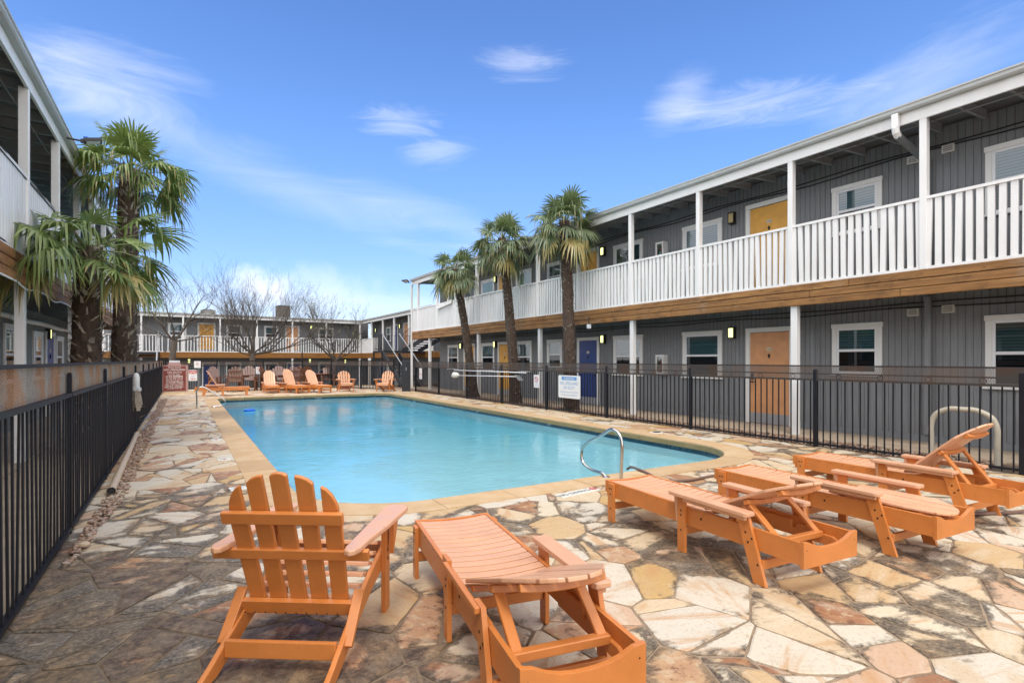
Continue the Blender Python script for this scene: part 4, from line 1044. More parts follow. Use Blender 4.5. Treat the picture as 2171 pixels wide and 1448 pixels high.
fence('pool_fence', 'black picket fence with dark mesh strip along the right side of the pool', [(9.05, y) for y in ry], .06, 1.12, 1.345, 2.63, 'mesh_dark', rings=True, post_w=.06)
ly = [3.4 - 2.42 * 2, 3.4 - 2.42] + [3.4 + 2.42 * k for k in range(0, 12)]
fence('pool_fence', 'black picket fence topped with rusty mesh along the left side of the pool', [(-.82, y) for y in ly], .05, 1.16, 1.41, 2.42, 'mesh_rust', pw=.021, pd=.0115, step=.115, posth=[1.33] * 11 + [1.75, 1.33, 1.33], post_w=.034)
fence('pool_fence', 'black picket fence across the far end behind the brown tables', [(-.75, 30.75), (1.4, 30.75), (3.5, 30.75), (5.4, 30.75), (6.5, 28.9), (7.5, 27.0), (8.5, 25.05)], .06, 1.15, 1.4, 2, 'mesh_dark', posth=[1.45, 1.45, 1.45, 1.9, 1.5, 1.45, 1.45], step=.1, pw=.024)
# gate panel
T = empty('gate_box', (8.72, 23.95, 0), R(-25), 'tall dark metal gate box at the far right corner of the pool deck', 'gate panel')
q = MB(); q.box(-.19, .19, -.07, .07, .0, 1.4); q.build('panel', M['darkmetal'], T, bevel=.01)
q = MB(); q.box(-.02, .02, -.085, -.071, .95, 1.1); q.bar((0, -.085, 1.05), (.0, -.13, 1.05), .02, .02); q.build('latch', M['galv'], T)

# ------------------------------------------------------------------ palms
def frond(mb, base, d, Lp, Rb, droop, nseg=28, span=215, mi=0, tipdry=None):
    d = d.normalized(); side = d.cross(Vector((0, 0, 1)))
    if side.length < .15: side = Vector((math.cos(random.random() * 6.3), math.sin(random.random() * 6.3), 0))
    side.normalize(); nrm = side.cross(d).normalized()
    roll = random.gauss(0, .35); side, nrm = side * math.cos(roll) + nrm * math.sin(roll), nrm * math.cos(roll) - side * math.sin(roll)
    g = Vector((0, 0, -1)); hub = base + d * Lp + g * (Lp * .12 * droop)
    # petiole
    mid = base + d * Lp * .55 + g * .01
    mb.tube([base, mid, hub], [.014, .01, .007], 4, mi, cap=False)
    dd = (d + g * .18 * droop).normalized()
    for k in range(nseg):
        th = R(-span / 2 + span * (k + .5) / nseg) ; ct, st = math.cos(th), math.sin(th)
        r = Rb * (.72 + .28 * ct) * random.uniform(.9, 1.06)
        e = (dd * ct + side * st); wing = nrm * (-.12 * abs(st))
        e = (e + wing).normalized(); across = nrm.cross(e).normalized()
        dr = droop * random.uniform(.7, 1.35); vs = []; brk = random.random() < .3 * min(1.3, droop); bt = random.uniform(.5, .7)
        lift = nrm * (.014 * (1 if k % 2 else -1))
        for t, wd in ((0.03, .006), (.24, .34), (.55, .42), (.8, .28), (1.0, .02)):
            p = hub + e * (r * t) + g * (dr * r * .55 * max(0, t - .25) ** 2.2) + lift * t
            if brk and t > bt: p += (g * 1.0 - e * .75) * (r * (t - bt))
            hw = wd * .5 * Rb * R(span / nseg) * 1.15
            if t > .5: p += across * random.gauss(0, .004)
            vs += [p - across * hw, p + across * hw]
        fs = [(2*i, 2*i+1, 2*i+3, 2*i+2) for i in range(4)]
        if tipdry is not None and random.random() < (.75 if brk else .2):
            mb.add(vs[:8], fs[:3], mi); mb.add(vs[6:], [(0, 1, 3, 2)], tipdry)
        else: mb.add(vs, fs, mi)

def palm(label, base, topx, topy, topz, r0, r1, nleaf, Lp, Rb, seed, leafmat, shaggy, zmin=-50, zmax=80, extra=()):
    random.seed(seed)
    T = empty('palm_tree', base, 0, label, 'palm tree', 'windmill palms along the fences')
    tx, ty, tz = topx - base[0], topy - base[1], topz - base[2]
    ns, nr = 46, 18; mb = MB(); vs = []
    def axis(t): return Vector((tx * (t ** 1.25), ty * (t ** 1.25), tz * t))
    def rad(t): return r0 + (r1 - r0) * t + (.07 * math.exp(-t * 14) if not shaggy else .03 * math.exp(-t * 9))
    for i in range(ns + 1):
        t = i / ns; c = axis(t); rr_ = rad(t)
        for k in range(nr):
            a = 6.2832 * k / nr; q = rr_ * (1 + .11 * mnoise.noise(Vector((math.cos(a) * 2.5, math.sin(a) * 2.5, t * tz * 5 + seed))) + random.gauss(0, .03))
            vs.append(c + Vector((math.cos(a) * q, math.sin(a) * q, 0)))
    fs = [(i*nr+k, i*nr+(k+1) % nr, (i+1)*nr+(k+1) % nr, (i+1)*nr+k) for i in range(ns) for k in range(nr)]
    mb.add(vs, fs, 0)
    # leaf bases and loose fibre
    n = int(tz * (260 if shaggy else 120))
    for i in range(n):
        t = random.random() ** .9; a = random.random() * 6.2832; c = axis(t); o = Vector((math.cos(a), math.sin(a), 0)); rr_ = rad(t)
        p = c + o * rr_ * .96; s = Vector((-math.sin(a), math.cos(a), 0)); big = random.random() < (.34 if shaggy else .35)
        if big:
            w_ = random.uniform(.012, .028) * (1.15 if shaggy else .8); L = random.uniform(.09, .2) * (1.3 if shaggy else .8); dirn = (o * random.uniform(.35, .9) + Vector((0, 0, random.uniform(.25, .9))) + s * random.gauss(0, .35)).normalized()
            curl = o * random.uniform(.0, .03) - Vector((0, 0, random.uniform(.0, .05)))
            mb.add([p - s * w_, p + s * w_, p + dirn * L * .6 + s * w_ * .8, p + dirn * L * .6 - s * w_ * .8, p + dirn * L + curl + s * w_ * .3, p + dirn * L + curl - s * w_ * .3], [(0, 1, 2, 3), (3, 2, 4, 5)], 1)
        else:
            L = random.uniform(.05, .13) * (1.5 if shaggy else 1); dirn = (o * random.uniform(.25, .8) + Vector((0, 0, random.uniform(-1, -.1))) + s * random.gauss(0, .5)).normalized(); w_ = random.uniform(.006, .014)
            mb.add([p - s * w_, p + s * w_, p + dirn * L + s * w_ * .4, p + dirn * L - s * w_ * .4], [(0, 1, 2, 3)], 0)
    mb.build('trunk', [M['fiber'], M['stub']], T, smooth=False)
    mb = MB(); top = axis(1.0)
    for i in range(nleaf):
        u = (i + .5) / nleaf; elv = R(zmax - (zmax - zmin) * u ** .7 + random.gauss(0, 8)); azm = i * 2.39996 + random.gauss(0, .2)
        d = Vector((math.cos(azm) * math.cos(elv), math.sin(azm) * math.cos(elv), math.sin(elv)))
        droop = .35 + 1.3 * u + random.random() * .4; mi = 1 if u > .9 and random.random() < .5 else 0
        b0 = top + Vector((0, 0, -.28 * u + .05)) + Vector((d.x, d.y, 0)) * r1 * .6
        frond(mb, b0, d, Lp * random.uniform(.65, 1.3), Rb * random.uniform(.85, 1.12), droop, mi=mi, tipdry=1 if u > .35 else None)
    for (dx, dy, dz, lp, rb, dro) in extra: frond(mb, top + Vector((0, 0, -.1)), Vector((dx, dy, dz)), lp, rb, dro)
    mb.build('crown', [M[leafmat], M['palm_dry']], T)
    return T
palm('short shaggy palm behind the left fence, nearest the camera', (-1.35, 10.95, 0), -1.33, 11.2, 3.3, .22, .18, 34, .78, .62, 11, 'palm', True, zmin=-16, zmax=34,
     extra=((.62, -1.4, -.42, 1.15, .5, .7), (-.1, -1, .28, 1.0, .62, 1.1), (-.3, -1, .12, 1.05, .62, 1.3), (-.2, -1, -.1, 1.1, .6, 1.4), (-.22, -1, .16, 1.6, .62, 1.2), (-.16, -1, .02, 1.75, .6, 1.5), (-.12, -1, .22, 1.4, .6, 1.0), (.1, -1, .4, .8, .6, .9), (-.45, -1, .3, .8, .6, 1.2)))
palm('tall palm behind the left fence with its crown at the roof edge', (-1.12, 14.2, 0), -.98, 14.0, 5.45, .24, .18, 36, .56, .64, 23, 'palm', True, zmin=-14)
palm('slim palm behind the right fence with the smallest and lowest crown of its row', (9.5, 18.7, 0), 8.78, 18.8, 4.85, .165, .135, 36, .42, .58, 31, 'palm_grey', False, zmin=-38)
palm('slim palm behind the right fence, middle of its row of three', (9.5, 15.6, 0), 9.0, 15.65, 5.45, .17, .14, 38, .44, .62, 47, 'palm_grey', False, zmin=-38)
palm('slim palm behind the right fence in front of the blue door', (9.5, 12.55, 0), 9.3, 12.6, 5.4, .175, .15, 40, .46, .64, 59, 'palm_grey', False, zmin=-38)
random.seed(99)

# ------------------------------------------------------------------ bare trees
def bare_tree(label, base, h_trunk, spec, seed, r0, lean=(0, 0), leafy=0):
    random.seed(seed); T = empty('bare_tree', base, 0, label, 'tree', 'bare trees in front of the far block')
    tr = MB(); cr = MB(); tips = []
    pts = [Vector((0, 0, 0)), Vector((lean[0] * .4, lean[1], h_trunk * .5)), Vector((lean[0], lean[1], h_trunk))]
    tr.tube(pts, [r0 * 1.15, r0, r0 * .85], 8)
    def grow(p, d, L, r, depth, mi):
        seg = 4; q = [p]; dd = d.copy()
        for k in range(seg):
            dd = (dd + Vector((random.gauss(0, .13), random.gauss(0, .13), random.gauss(0, .1) + (.07 if depth > 1 else .0)))).normalized(); q.append(q[-1] + dd * (L / seg))
        rs = [r * (1 - .6 * k / seg) for k in range(seg + 1)]
        (tr if depth == 0 else cr).tube(q, rs, 5 if depth < 2 else 3, 0, cap=False)
        if depth >= spec['depth']:
            tips.append(q[-1]); return
        n = spec['n'][depth]
        for k in range(n):
            t = random.uniform(.25, 1) if k else 1.0; i = min(seg - 1, int(t * seg)); p2 = q[i].lerp(q[i + 1], t * seg - i)
            a = random.random() * 6.283; sp_ = spec['spread'][depth]
            o = dd.orthogonal().normalized(); o2 = dd.cross(o); nd = dd + (o * math.cos(a) + o2 * math.sin(a)) * sp_ + Vector((0, 0, spec['up'][depth]))
            grow(p2, nd.normalized(), L * random.uniform(*spec['len'][depth]), max(.0045, rs[i] * random.uniform(.45, .7)), depth + 1, mi)
    for (dx, dy, dz, L, r) in spec['limbs']: grow(pts[-1] - Vector((0, 0, random.random() * .15)), Vector((dx, dy, dz)).normalized(), L, r, 0, 0)
    tr.build('trunk', M['bark'], T, smooth=True); cr.build('crown', M['twig'], T)
    if leafy:
        lf = MB()
        for p in tips[:: max(1, int(1 / leafy))]:
            for k in range(3):
                c = p + Vector((random.gauss(0, .06), random.gauss(0, .06), random.gauss(0, .06))); a = Vector((random.gauss(0, 1), random.gauss(0, 1), random.gauss(0, 1))).normalized(); b_ = a.orthogonal().normalized()
                lf.add([c, c + a * .05 + b_ * .025, c + a * .1, c + a * .05 - b_ * .025], [(0, 1, 2, 3)])
        tag(lf.build('buds', M['bud'], T), kind='stuff')
    return T
mid = dict(depth=4, n=(7, 6, 3, 3), spread=(.55, .5, .45, .5), up=(.75, .5, .25, .1), len=((.5, 1.0), (.5, .95), (.45, .8), (.4, .8)),
           limbs=((-.1, 0, 1, 2.3, .07), (.35, .2, 1, 2.2, .07), (-.6, -.3, .6, 1.9, .06), (1, -.1, .33, 2.3, .085), (.7, .5, .7, 1.9, .06), (-.9, .3, .35, 1.6, .05), (-.4, .5, .9, 1.9, .055)))
bare_tree('large bare tree with upright shoots before the far block, middle of three', (3.5, 36, -.9), 2.7, mid, 5, .17)
lt = dict(depth=4, n=(5, 5, 3, 3), spread=(.7, .7, .6, .6), up=(.25, .1, .05, .0), len=((.5, .9), (.45, .85), (.45, .8), (.4, .8)),
          limbs=((-.7, 0, .8, 1.7, .07), (.55, .2, .8, 1.9, .08), (.1, -.3, 1, 1.7, .06), (.9, .3, .25, 1.5, .05), (-.5, .4, .5, 1.4, .05)))
bare_tree('bare tree with twisted branches left of the far block, behind the rules board', (-.72, 36, -.9), 3.4, lt, 8, .17, (.25, 0))
rt = dict(depth=4, n=(5, 5, 3, 3), spread=(.55, .55, .5, .5), up=(.4, .25, .15, .1), len=((.5, .9), (.5, .9), (.45, .8), (.4, .8)),
          limbs=((-.8, 0, .75, 1.8, .07), (.7, .1, .7, 1.8, .07), (0, -.3, 1, 1.6, .06), (-.3, .4, 1, 1.6, .06), (1, -.3, .45, 1.4, .05)))
bare_tree('smallest bare tree, before the right end of the far block, with a few green buds', (8.25, 36, -.9), 2.3, rt, 13, .13, (.1, 0), .05)
gt = dict(depth=3, n=(5, 4, 3, 3), spread=(.5, .5, .5, .5), up=(.4, .3, .2, .1), len=((.5, .9), (.5, .9), (.45, .8), (.4, .8)), limbs=((-.2, 0, 1, 1.6, .06), (.3, .1, 1, 1.6, .06), (.0, .2, 1, 1.3, .05)))
bare_tree('young greening tree top rising behind the roof of the far block', (10.6, 53, -.9), 5.2, gt, 21, .12, (0, 0), 1)
random.seed(4)
# ------------------------------------------------------------------ wall fittings
def wall_lamp(label, loc, rz, lit=True, h=.26):
    T = empty('wall_lamp', loc, rz, label, 'wall lamp', 'wall lamps beside the doors')
    q = MB(); q.box(-.07, .07, 0, .02, 0, h); q.box(-.078, .078, 0, .115, h - .022, h + .004); q.box(-.078, .078, 0, .115, -.004, .022)
    for s in (-1, 1): q.box(s*.073 - .006, s*.073 + .006, .02, .11, .022, h - .022)
    q.build('housing', M['bronze'], T)
    q = MB(); q.box(-.062, .062, .022, .104, .024, h - .024); q.build('lamp_glass', M['lit' if lit else 'unlit'], T)
XR = 11.1
for y, z, lt_, lb in ((8.37, 1.95, 1, 'lit wall lamp left of the orange door on the ground floor'), (8.37, 4.64, 0, 'unlit bronze wall lamp left of the upper yellow door'),
                 (12.98, 1.95, 1, 'lit wall lamp right of the ground floor blue door'), (12.98, 4.64, 1, 'lit wall lamp right of the upper door numbered 217'),
                 (19.8, 1.95, 1, 'lit wall lamp beside the yellow door behind the middle palm'), (19.75, 4.64, 1, 'lit upper wall lamp left of the middle palm trunk'),
                 (23.02, 1.95, 1, 'lit wall lamp left of the palm with the lowest crown, ground floor')):
    wall_lamp(lb, (XR, y, z), R(90), lt_)
wall_lamp('lit wall lamp on the left block beside the blue door', (-3.0, 17.95, 1.97), R(-90))
for x, z, lb in ((.3, 1.35, 'lit wall lamp on the far block behind the small white sign'), (8.6, 4.0, 'lit upper wall lamp on the far block right of the orange door'), (8.5, 1.35, 'lit lower wall lamp on the far block right of the blue door'), (11.3, 1.3, 'lit lower wall lamp at the right end of the far block')):
    wall_lamp(lb, (x, 44.55 + .08 * x, z - .15), R(184.57), h=.3)
for y, z, lb in ((44.0, 3.7, 'lit wall lamp deepest in the back wing balcony'), (38.2, 3.72, 'lit wall lamp beside the orange door of the back wing')):
    wall_lamp(lb, (13.5, y, z), R(90), h=.3)
for y, z, lb in ((4.14, 4.95, 'white wall vent right of the downspout, upper floor'), (4.66, 4.92, 'white wall vent left of the downspout, upper floor'), (4.14, 2.24, 'white wall vent right of the downspout, ground floor'), (4.66, 2.22, 'white wall vent left of the downspout, ground floor')):
    q = MB(); q.box(-.09, .09, 0, .035, 0, .13, 0)
    for k in range(3): q.box(-.065, .065, .035, .038, .022 + k * .034, .04 + k * .034, 1)
    for k in range(3): q.add([(-.065, .04, .045 + k*.034), (.065, .04, .045 + k*.034), (.065, .056, .034 + k*.034), (-.065, .056, .034 + k*.034)], [(0, 1, 2, 3)], 0)
    tag(q.build('wall_vent', [M['tile'], M['rafter']], loc=(XR, y, z), rz=R(90)), lb, 'vent', 'wall vents')
for y, z, lb in ((10.55, 1.06, 'white fire extinguisher cabinet on the ground floor wall between two windows'), (10.55, 4.08, 'white fire extinguisher cabinet on the upper wall behind the railing')):
    T = empty('extinguisher_cabinet', (XR, y, z), R(90), lb, 'cabinet', 'fire extinguisher cabinets')
    q = MB(); q.box(-.14, .14, 0, .02, 0, .52); q.box(-.14, -.12, .02, .17, 0, .52); q.box(.12, .14, .02, .17, 0, .52); q.box(-.12, .12, .02, .17, 0, .02); q.box(-.12, .12, .02, .17, .5, .52)
    for a, b, c, d in ((-.12, -.09, .02, .5), (.09, .12, .02, .5), (-.09, .09, .02, .05), (-.09, .09, .47, .5)): q.box(a, b, .15, .168, c, d)
    q.build('case', M['white_fresh'], T)
    q = MB(); q.tube([(0, .085, .04), (0, .085, .33), (0, .085, .37)], [.055, .055, .025], 14, 0); q.box(-.03, .03, .06, .12, .37, .42, 1); q.tube([(.03, .09, .4), (.08, .1, .3), (.07, .1, .15)], .009, 6, 1); q.box(-.03, .03, .139, .142, .14, .27, 2)
    q.build('extinguisher', [M['red'], M['ink'], M['sign_white']], T)
    q = MB(); q.add([(-.09, .158, .05), (.09, .158, .05), (.09, .158, .47), (-.09, .158, .47)], [(3, 2, 1, 0)]); q.build('pane', M['glass'], T)

# ------------------------------------------------------------------ signs
def lines(mb, cx, zt, w, n, pitch, h, mi, uy=-.002, seed=1, gap=.18):
    """rows of print too small to read: short broken strokes"""
    rnd = random.Random(seed)
    for k in range(n):
        ww = w * rnd.uniform(.72, 1); x = cx - ww / 2; z = zt - k * pitch
        while x < cx + ww / 2 - h * .5:
            l = h * rnd.uniform(.45, .8); 
            mb.box(x, x + l * .45, uy, uy + .001, z - h, z, mi) if rnd.random() < .7 else mb.box(x, x + l, uy, uy + .001, z - h * .62, z - h * .38, mi)
            x += l * .75
            if rnd.random() < gap: x += h * .5
def no_sign(mb, cx, cz, r, y, mi_ring, mi_fig):
    mb.tube([(cx + r * math.cos(t * .2618), y, cz + r * math.sin(t * .2618)) for t in range(25)], r * .12, 5, mi_ring, cap=False)
    mb.bar((cx - r * .7, y, cz + r * .7), (cx + r * .7, y, cz - r * .7), r * .2, .004, (0, 1, 0), mi_ring)
    mb.tube([(cx - r * .45, y + .001, cz - r * .1), (cx, y + .001, cz + r * .25), (cx + r * .4, y + .001, cz - r * .25)], r * .12, 5, mi_fig); mb.disc((cx + r * .5, y + .002, cz - r * .05), (0, -1, 0), r * .16, .003, 8, mi_fig)
def plate(w, h, r=.03, t=.006, n=4):
    p = []
    for cx, cz, a0 in ((w/2 - r, r, 270), (w/2 - r, h - r, 0), (-w/2 + r, h - r, 90), (-w/2 + r, r, 180)):
        for k in range(n + 1): a = R(a0 + 90 * k / n); p.append((cx + r * math.cos(a), cz + r * math.sin(a)))
    return p
def sign(name, label, loc, rz, w, h, body, fn, mats, r=.03, t=.006, pic=None):
    """built facing local -y, standing on its lower edge"""
    T = empty(name, loc, rz, label, 'sign'); q = MB(); q.prism(plate(w, h, r), (0, t, 0), (1, 0, 0), (0, 0, 1), (0, -t, 0)); q.build('panel', M[body], T)
    q = MB(); fn(q); q.build('lettering', [M[m] for m in mats], T)
    if pic: q = MB(); pic(q); q.build('pictogram', [M[m] for m in mats], T)
    return T
X, Z = (1, 0, 0), (0, 0, 1)
def warn(q):
    q.box(-.34, .34, -.0015, -.0005, .49, .585, 0); q.text('WARNING', .098, (0, -.0015, .502), X, Z, 1, depth=.001)
    q.text('NO LIFEGUARD', .116, (0, 0, .365), X, Z, 0); q.text('ON DUTY', .116, (0, 0, .245), X, Z, 0)
    q.text('CHILDREN SHOULD NOT USE POOL', .05, (0, 0, .145), X, Z, 0); q.text('WITHOUT ADULT SUPERVISION', .05, (0, 0, .065), X, Z, 0)
sign('warning_sign', 'white sign with blue letters reading warning no lifeguard on duty, on the right fence', (8.985, 11.97, .4), R(-90), .98, .62, 'sign_white', warn, ['sign_blue', 'sign_white'], .04)
def ndp(q): no_sign(q, 0, .25, .075, -.002, 0, 1)
def nd(q): q.text('NO', .07, (0, 0, .105), X, Z, 1); q.text('DIVING', .062, (0, 0, .035), X, Z, 1)
sign('no_diving_sign', 'narrow white no diving sign on the right fence, left of the warning sign', (8.985, 13.57, .62), R(-90), .28, .38, 'sign_white', nd, ['sign_red', 'sign_blue'], .02, pic=ndp)
def rw(q):
    q.text('NO', .08, (0, 0, .37), X, Z, 0); lines(q, 0, .34, .2, 2, .05, .035, 1, seed=3); q.box(-.1, .1, -.002, -.001, .19, .23, 0); lines(q, 0, .16, .2, 2, .05, .03, 0, seed=4); q.box(-.1, .1, -.002, -.001, .03, .06, 1)
sign('notice_sign', 'tall white notice with red print on the right fence near the stairs', (8.985, 22.86, .59), R(-90), .3, .48, 'sign_white', rw, ['sign_red', 'sign_blue'], .02)
def redw(q):
    q.box(-.165, .165, -.0015, -.0005, .34, .49, 0); q.prism([(-.14, .0), (-.1, .05), (0, .075), (.1, .05), (.14, 0), (.12, 0), (0, .045), (-.12, 0)], (0, -.002, .365), X, Z, (0, -.001, 0), 1)
    lines(q, 0, .31, .3, 1, .05, .02, 0, seed=5); lines(q, 0, .23, .2, 2, .045, .025, 2, seed=6); q.box(-.12, .14, -.002, -.001, .06, .085, 0); lines(q, 0, .13, .26, 1, .05, .035, 0, seed=7)
sign('notice_sign', 'red and white notice hung on the far fence beside the red rules board', (.37, 30.66, .43), 0, .36, .52, 'sign_white', redw, ['sign_red', 'sign_white', 'sign_blue'], .03)
def wsm(q): q.text('911', .1, (0, 0, .17), X, Z, 0); lines(q, 0, .15, .12, 1, .05, .04, 0, seed=8)
def wsm(q): lines(q, 0, .24, .12, 2, .055, .04, 0, seed=8)
T = sign('notice_sign', 'small square white notice on a thin pole at the far fence', (.56, 30.6, 1.05), 0, .28, .33, 'sign_white', wsm, ['sign_red'], .005)
q = MB(); q.tube([(.06, .012, -1.05), (.06, .012, .2)], .014, 6); q.build('pole', M['galv'], T)
sign('no_diving_sign', 'small white no diving sign on the far fence above the brown tables', (3.28, 30.66, .72), 0, .26, .36, 'sign_white', nd, ['sign_red', 'sign_blue'], .015, pic=ndp)
T = empty('rules_board', (-.36, 28.72, 0), 0, 'large weathered red board of pool rules leaning at the end of the left fence', 'sign')
q = MB(); q.box(-.52, .52, 0, .03, .03, 1.2); q.build('frame', M['board_pink'], T)
q = MB(); q.prism([(-.26, 1.2), (.26, 1.2), (.2, 1.32), (-.2, 1.32)], (0, .03, 0), X, Z, (0, -.03, 0), 0); q.box(-.2, .2, -.002, .028, 1.322, 1.41, 1); q.text('WELCOME', .07, (0, -.002, 1.342), X, Z, 2)
q.build('crest', [M['board_pink'], M['sign_white'], M['sign_blue']], T)
q = MB(); q.box(-.43, .43, -.008, -.001, .05, 1.16); q.build('panel', M['board_red'], T)
q = MB(); q.text('POOL RULES', .085, (0, -.008, 1.075), X, Z, 0); q.text('NO LIFEGUARD', .115, (0, -.008, .96), X, Z, 0); q.text('ON DUTY!', .115, (0, -.008, .84), X, Z, 0)
lines(q, 0, .8, .55, 1, .05, .035, 0, -.0095, 9); lines(q, 0, .73, .74, 1, .06, .06, 0, -.0095, 10); lines(q, 0, .64, .78, 9, .057, .034, 0, -.0095, 11)
q.build('lettering', M['sign_white'], T)

# ------------------------------------------------------------------ deck markers
def tile(label, x, y, w, d, rz, fn, mats):
    T = empty('deck_marker', (x, y, 0), rz, label, 'marker tile', 'white marker tiles set round the pool'); q = MB(); q.box(-w/2, w/2, -d/2, d/2, -.02, .0105); q.build('tile', M['tile'], T, bevel=.002, seg=1)
    q = MB(); fn(q); q.build('lettering', [M[m] for m in mats], T)
def tn(q):
    q.text('NO DIVING', .088, (-.06, -.032, .011), (1, 0, 0), (0, 1, 0), 0)
    q.tube([(.235 + .04 * math.cos(t * .3927), .04 * math.sin(t * .3927), .0125) for t in range(17)], .005, 5, 1, cap=False); q.bar((.207, .028, .0125), (.263, -.028, .0125), .009, .002, Z, 1); q.bar((.215, -.012, .0118), (.255, .008, .0118), .01, .001, Z, 0)
tile('white strip reading no diving, set in the paving left of the near handrail', 3.68, 4.74, .58, .14, R(8), tn, ['ink', 'sign_red'])
def ts(q):
    q.text('NO', .05, (0, .022, .011), X, (0, 1, 0), 0); q.text('DIVING', .04, (0, -.02, .011), X, (0, 1, 0), 0); q.tube([(.0 + .014 * math.cos(t * .785), -.045 + .014 * math.sin(t * .785), .0118) for t in range(9)], .0035, 4, 1, cap=False)
lab = ['white no diving tile left of the pool, behind the near chair back', 'white no diving tile left of the pool, second from the near chair', 'white no diving tile left of the pool, third from the near chair', 'white no diving tile left of the pool, fourth from the near chair', 'white no diving tile left of the pool, second from the far handrail', 'white no diving tile left of the pool, closest to the far handrail']
for (x, y), lb in zip(((.52, 6.85), (.5, 8.95), (.5, 11.25), (.5, 13.6), (.5, 15.6), (.5, 17.5)), lab): tile(lb, x, y, .17, .17, R(4), ts, ['ink', 'sign_red'])
def tr_(q): q.text('NO DIVING', .085, (0, -.03, .011), X, (0, 1, 0), 0)
tile('white no diving strip set in the paving near the right corner of the pool', 8.2, 6.9, .5, .13, R(-85), tr_, ['ink'])
tile('white no diving strip set in the paving right of the pool, behind the round lid', 8.15, 9.0, .5, .13, R(-85), tr_, ['ink'])
q = MB(); q.tube([(0, 0, -.01), (0, 0, .006), (0, 0, .0125)], [.13, .13, .12], 28); q.tube([(0, 0, .0125), (0, 0, .011)], .09, 24); q.disc((.05, 0, .011), Z, .012, .002, 8, 1)
tag(q.build('skimmer_cover', [M['tile'], M['ink']], loc=(8.06, 7.85, 0)), 'round white skimmer lid in the paving right of the pool', 'lid')
for y, lb in ((20.0, 'white depth mark on the right pool wall, the farthest of three'), (14.75, 'white depth mark on the right pool wall, between the other two'), (10.95, 'white depth mark on the right pool wall, the nearest of three')):
    q = MB(); q.box(-.2, .2, -.003, 0, -.035, .045, 1); q.text('5 FT', .085, (0, -.003, -.025), X, Z, 0); tag(q.build('depth_mark', [M['sign_white'], M['pooltile']], loc=(7.622, y, -.13), rz=R(-90)), lb, 'depth mark', 'depth marks on the pool wall')
q = MB(); q.box(-.25, .25, -.003, 0, -.035, .045, 1); q.text('3 1/2 FT', .08, (0, -.003, -.025), X, Z, 0); tag(q.build('depth_mark', [M['sign_white'], M['pooltile']], loc=(4.75, 23.42, -.13), rz=0), 'white depth mark on the far pool wall below the loungers', 'depth mark', 'depth marks on the pool wall')
T = empty('chlorine_floater', (1.75, 18.8, -.17), 0, 'blue topped floating chlorine dispenser near the far left of the water', 'pool float')
q = MB(); q.tube([(0, 0, .02), (0, 0, .06), (0, 0, .085)], [.17, .17, .1], 20); q.build('cap', M['float_blue'], T, smooth=False)
q = MB(); q.tube([(0, 0, -.1), (0, 0, -.02), (0, 0, .02)], [.08, .15, .165], 20); q.build('body', M['float_white'], T)

# ------------------------------------------------------------------ rails, hoop, hoses, poles
def smooth_path(pts, n=6):
    out = []; P = [Vector(p) for p in pts]; P = [P[0] * 2 - P[1]] + P + [P[-1] * 2 - P[-2]]
    for i in range(1, len(P) - 2):
        for k in range(n):
            t = k / n; a, b, c, d = P[i-1], P[i], P[i+1], P[i+2]
            out.append(.5 * ((2*b) + (c - a) * t + (2*a - 5*b + 4*c - d) * t*t + (3*b - a - 3*c + d) * t**3))
    out.append(P[-2]); return out
def handrail(label, loc, pts):
    T = empty('handrail', loc, 0, label, 'handrail', 'steel handrails of the pool')
    q = MB(); q.tube(smooth_path(pts), .021, 14); q.build('tube', M['steel'], T, smooth=True)
    for p in (pts[0], pts[-1]): q = MB(); q.tube([(p[0], p[1], .002), (p[0], p[1], .014), (p[0], p[1], .022)], [.048, .048, .026], 18); q.build('flange', M['steel'], T)
handrail('curved steel handrail at the near edge of the pool', (4.45, 4.9, .0), [(0, 0, .0), (0, 0, .2), (0, -.01, .44), (0, .04, .56), (0, .17, .605), (0, .32, .53), (0, .68, .35), (0, .76, .2), (0, .69, .09), (0, .5, .045), (0, .34, .04), (0, .27, .0)])
handrail('long steel handrail at the far left corner of the pool', (.33, 18.95, 0), [(0, 0, 0), (0, 0, .25), (0, 0, .5), (.07, 0, .61), (.2, 0, .61), (.5, 0, .4), (.68, 0, .27), (.76, 0, .16), (.66, 0, .04), (.52, 0, .03), (.42, 0, .0)])
q = MB(); q.tube(smooth_path([(0, 0, -.02), (0, 0, .3), (0, 0, .5), (0, .06, .66), (0, .22, .745), (0, .38, .75), (0, .54, .745), (0, .7, .66), (0, .76, .5), (0, .76, .3), (0, .76, -.02)]), .036, 14)
tag(q.build('bike_hoop', M['beige'], loc=(9.4, 2.96, 0), smooth=True), 'beige steel hoop standing behind the right fence', 'bike rack')
def tubeobj(name, label, cat, pts, r, mat, n=6, mi=8):
    q = MB(); q.tube(smooth_path(pts, n), r, mi); o = q.build(name, M[mat], smooth=True); return tag(o, label, cat)
tubeobj('garden_hose', 'brown hose running from the pool edge under the loungers', 'hose', [(5.12, 5.52, -.02), (5.1, 5.4, .025), (5.0, 5.0, .02), (4.86, 4.7, .018), (5.12, 4.5, .018), (5.7, 4.5, .018), (6.0, 4.15, .018), (5.9, 3.5, .018), (5.75, 2.9, .018), (6.05, 2.35, .018), (6.45, 2.08, .018), (6.9, 1.92, .018), (7.6, 1.7, .018)], .017, 'hose')
tubeobj('water_hose', 'grey hose looping out over the paving from the left fence', 'hose', [(-.72, 13.1, .05), (-.7, 14.2, .03), (-.62, 15.3, .012), (-.5, 16.4, .012), (-.47, 17.1, .012), (-.58, 17.6, .012), (-.72, 17.3, .04), (-.76, 15.0, .1)], .012, 'galv')
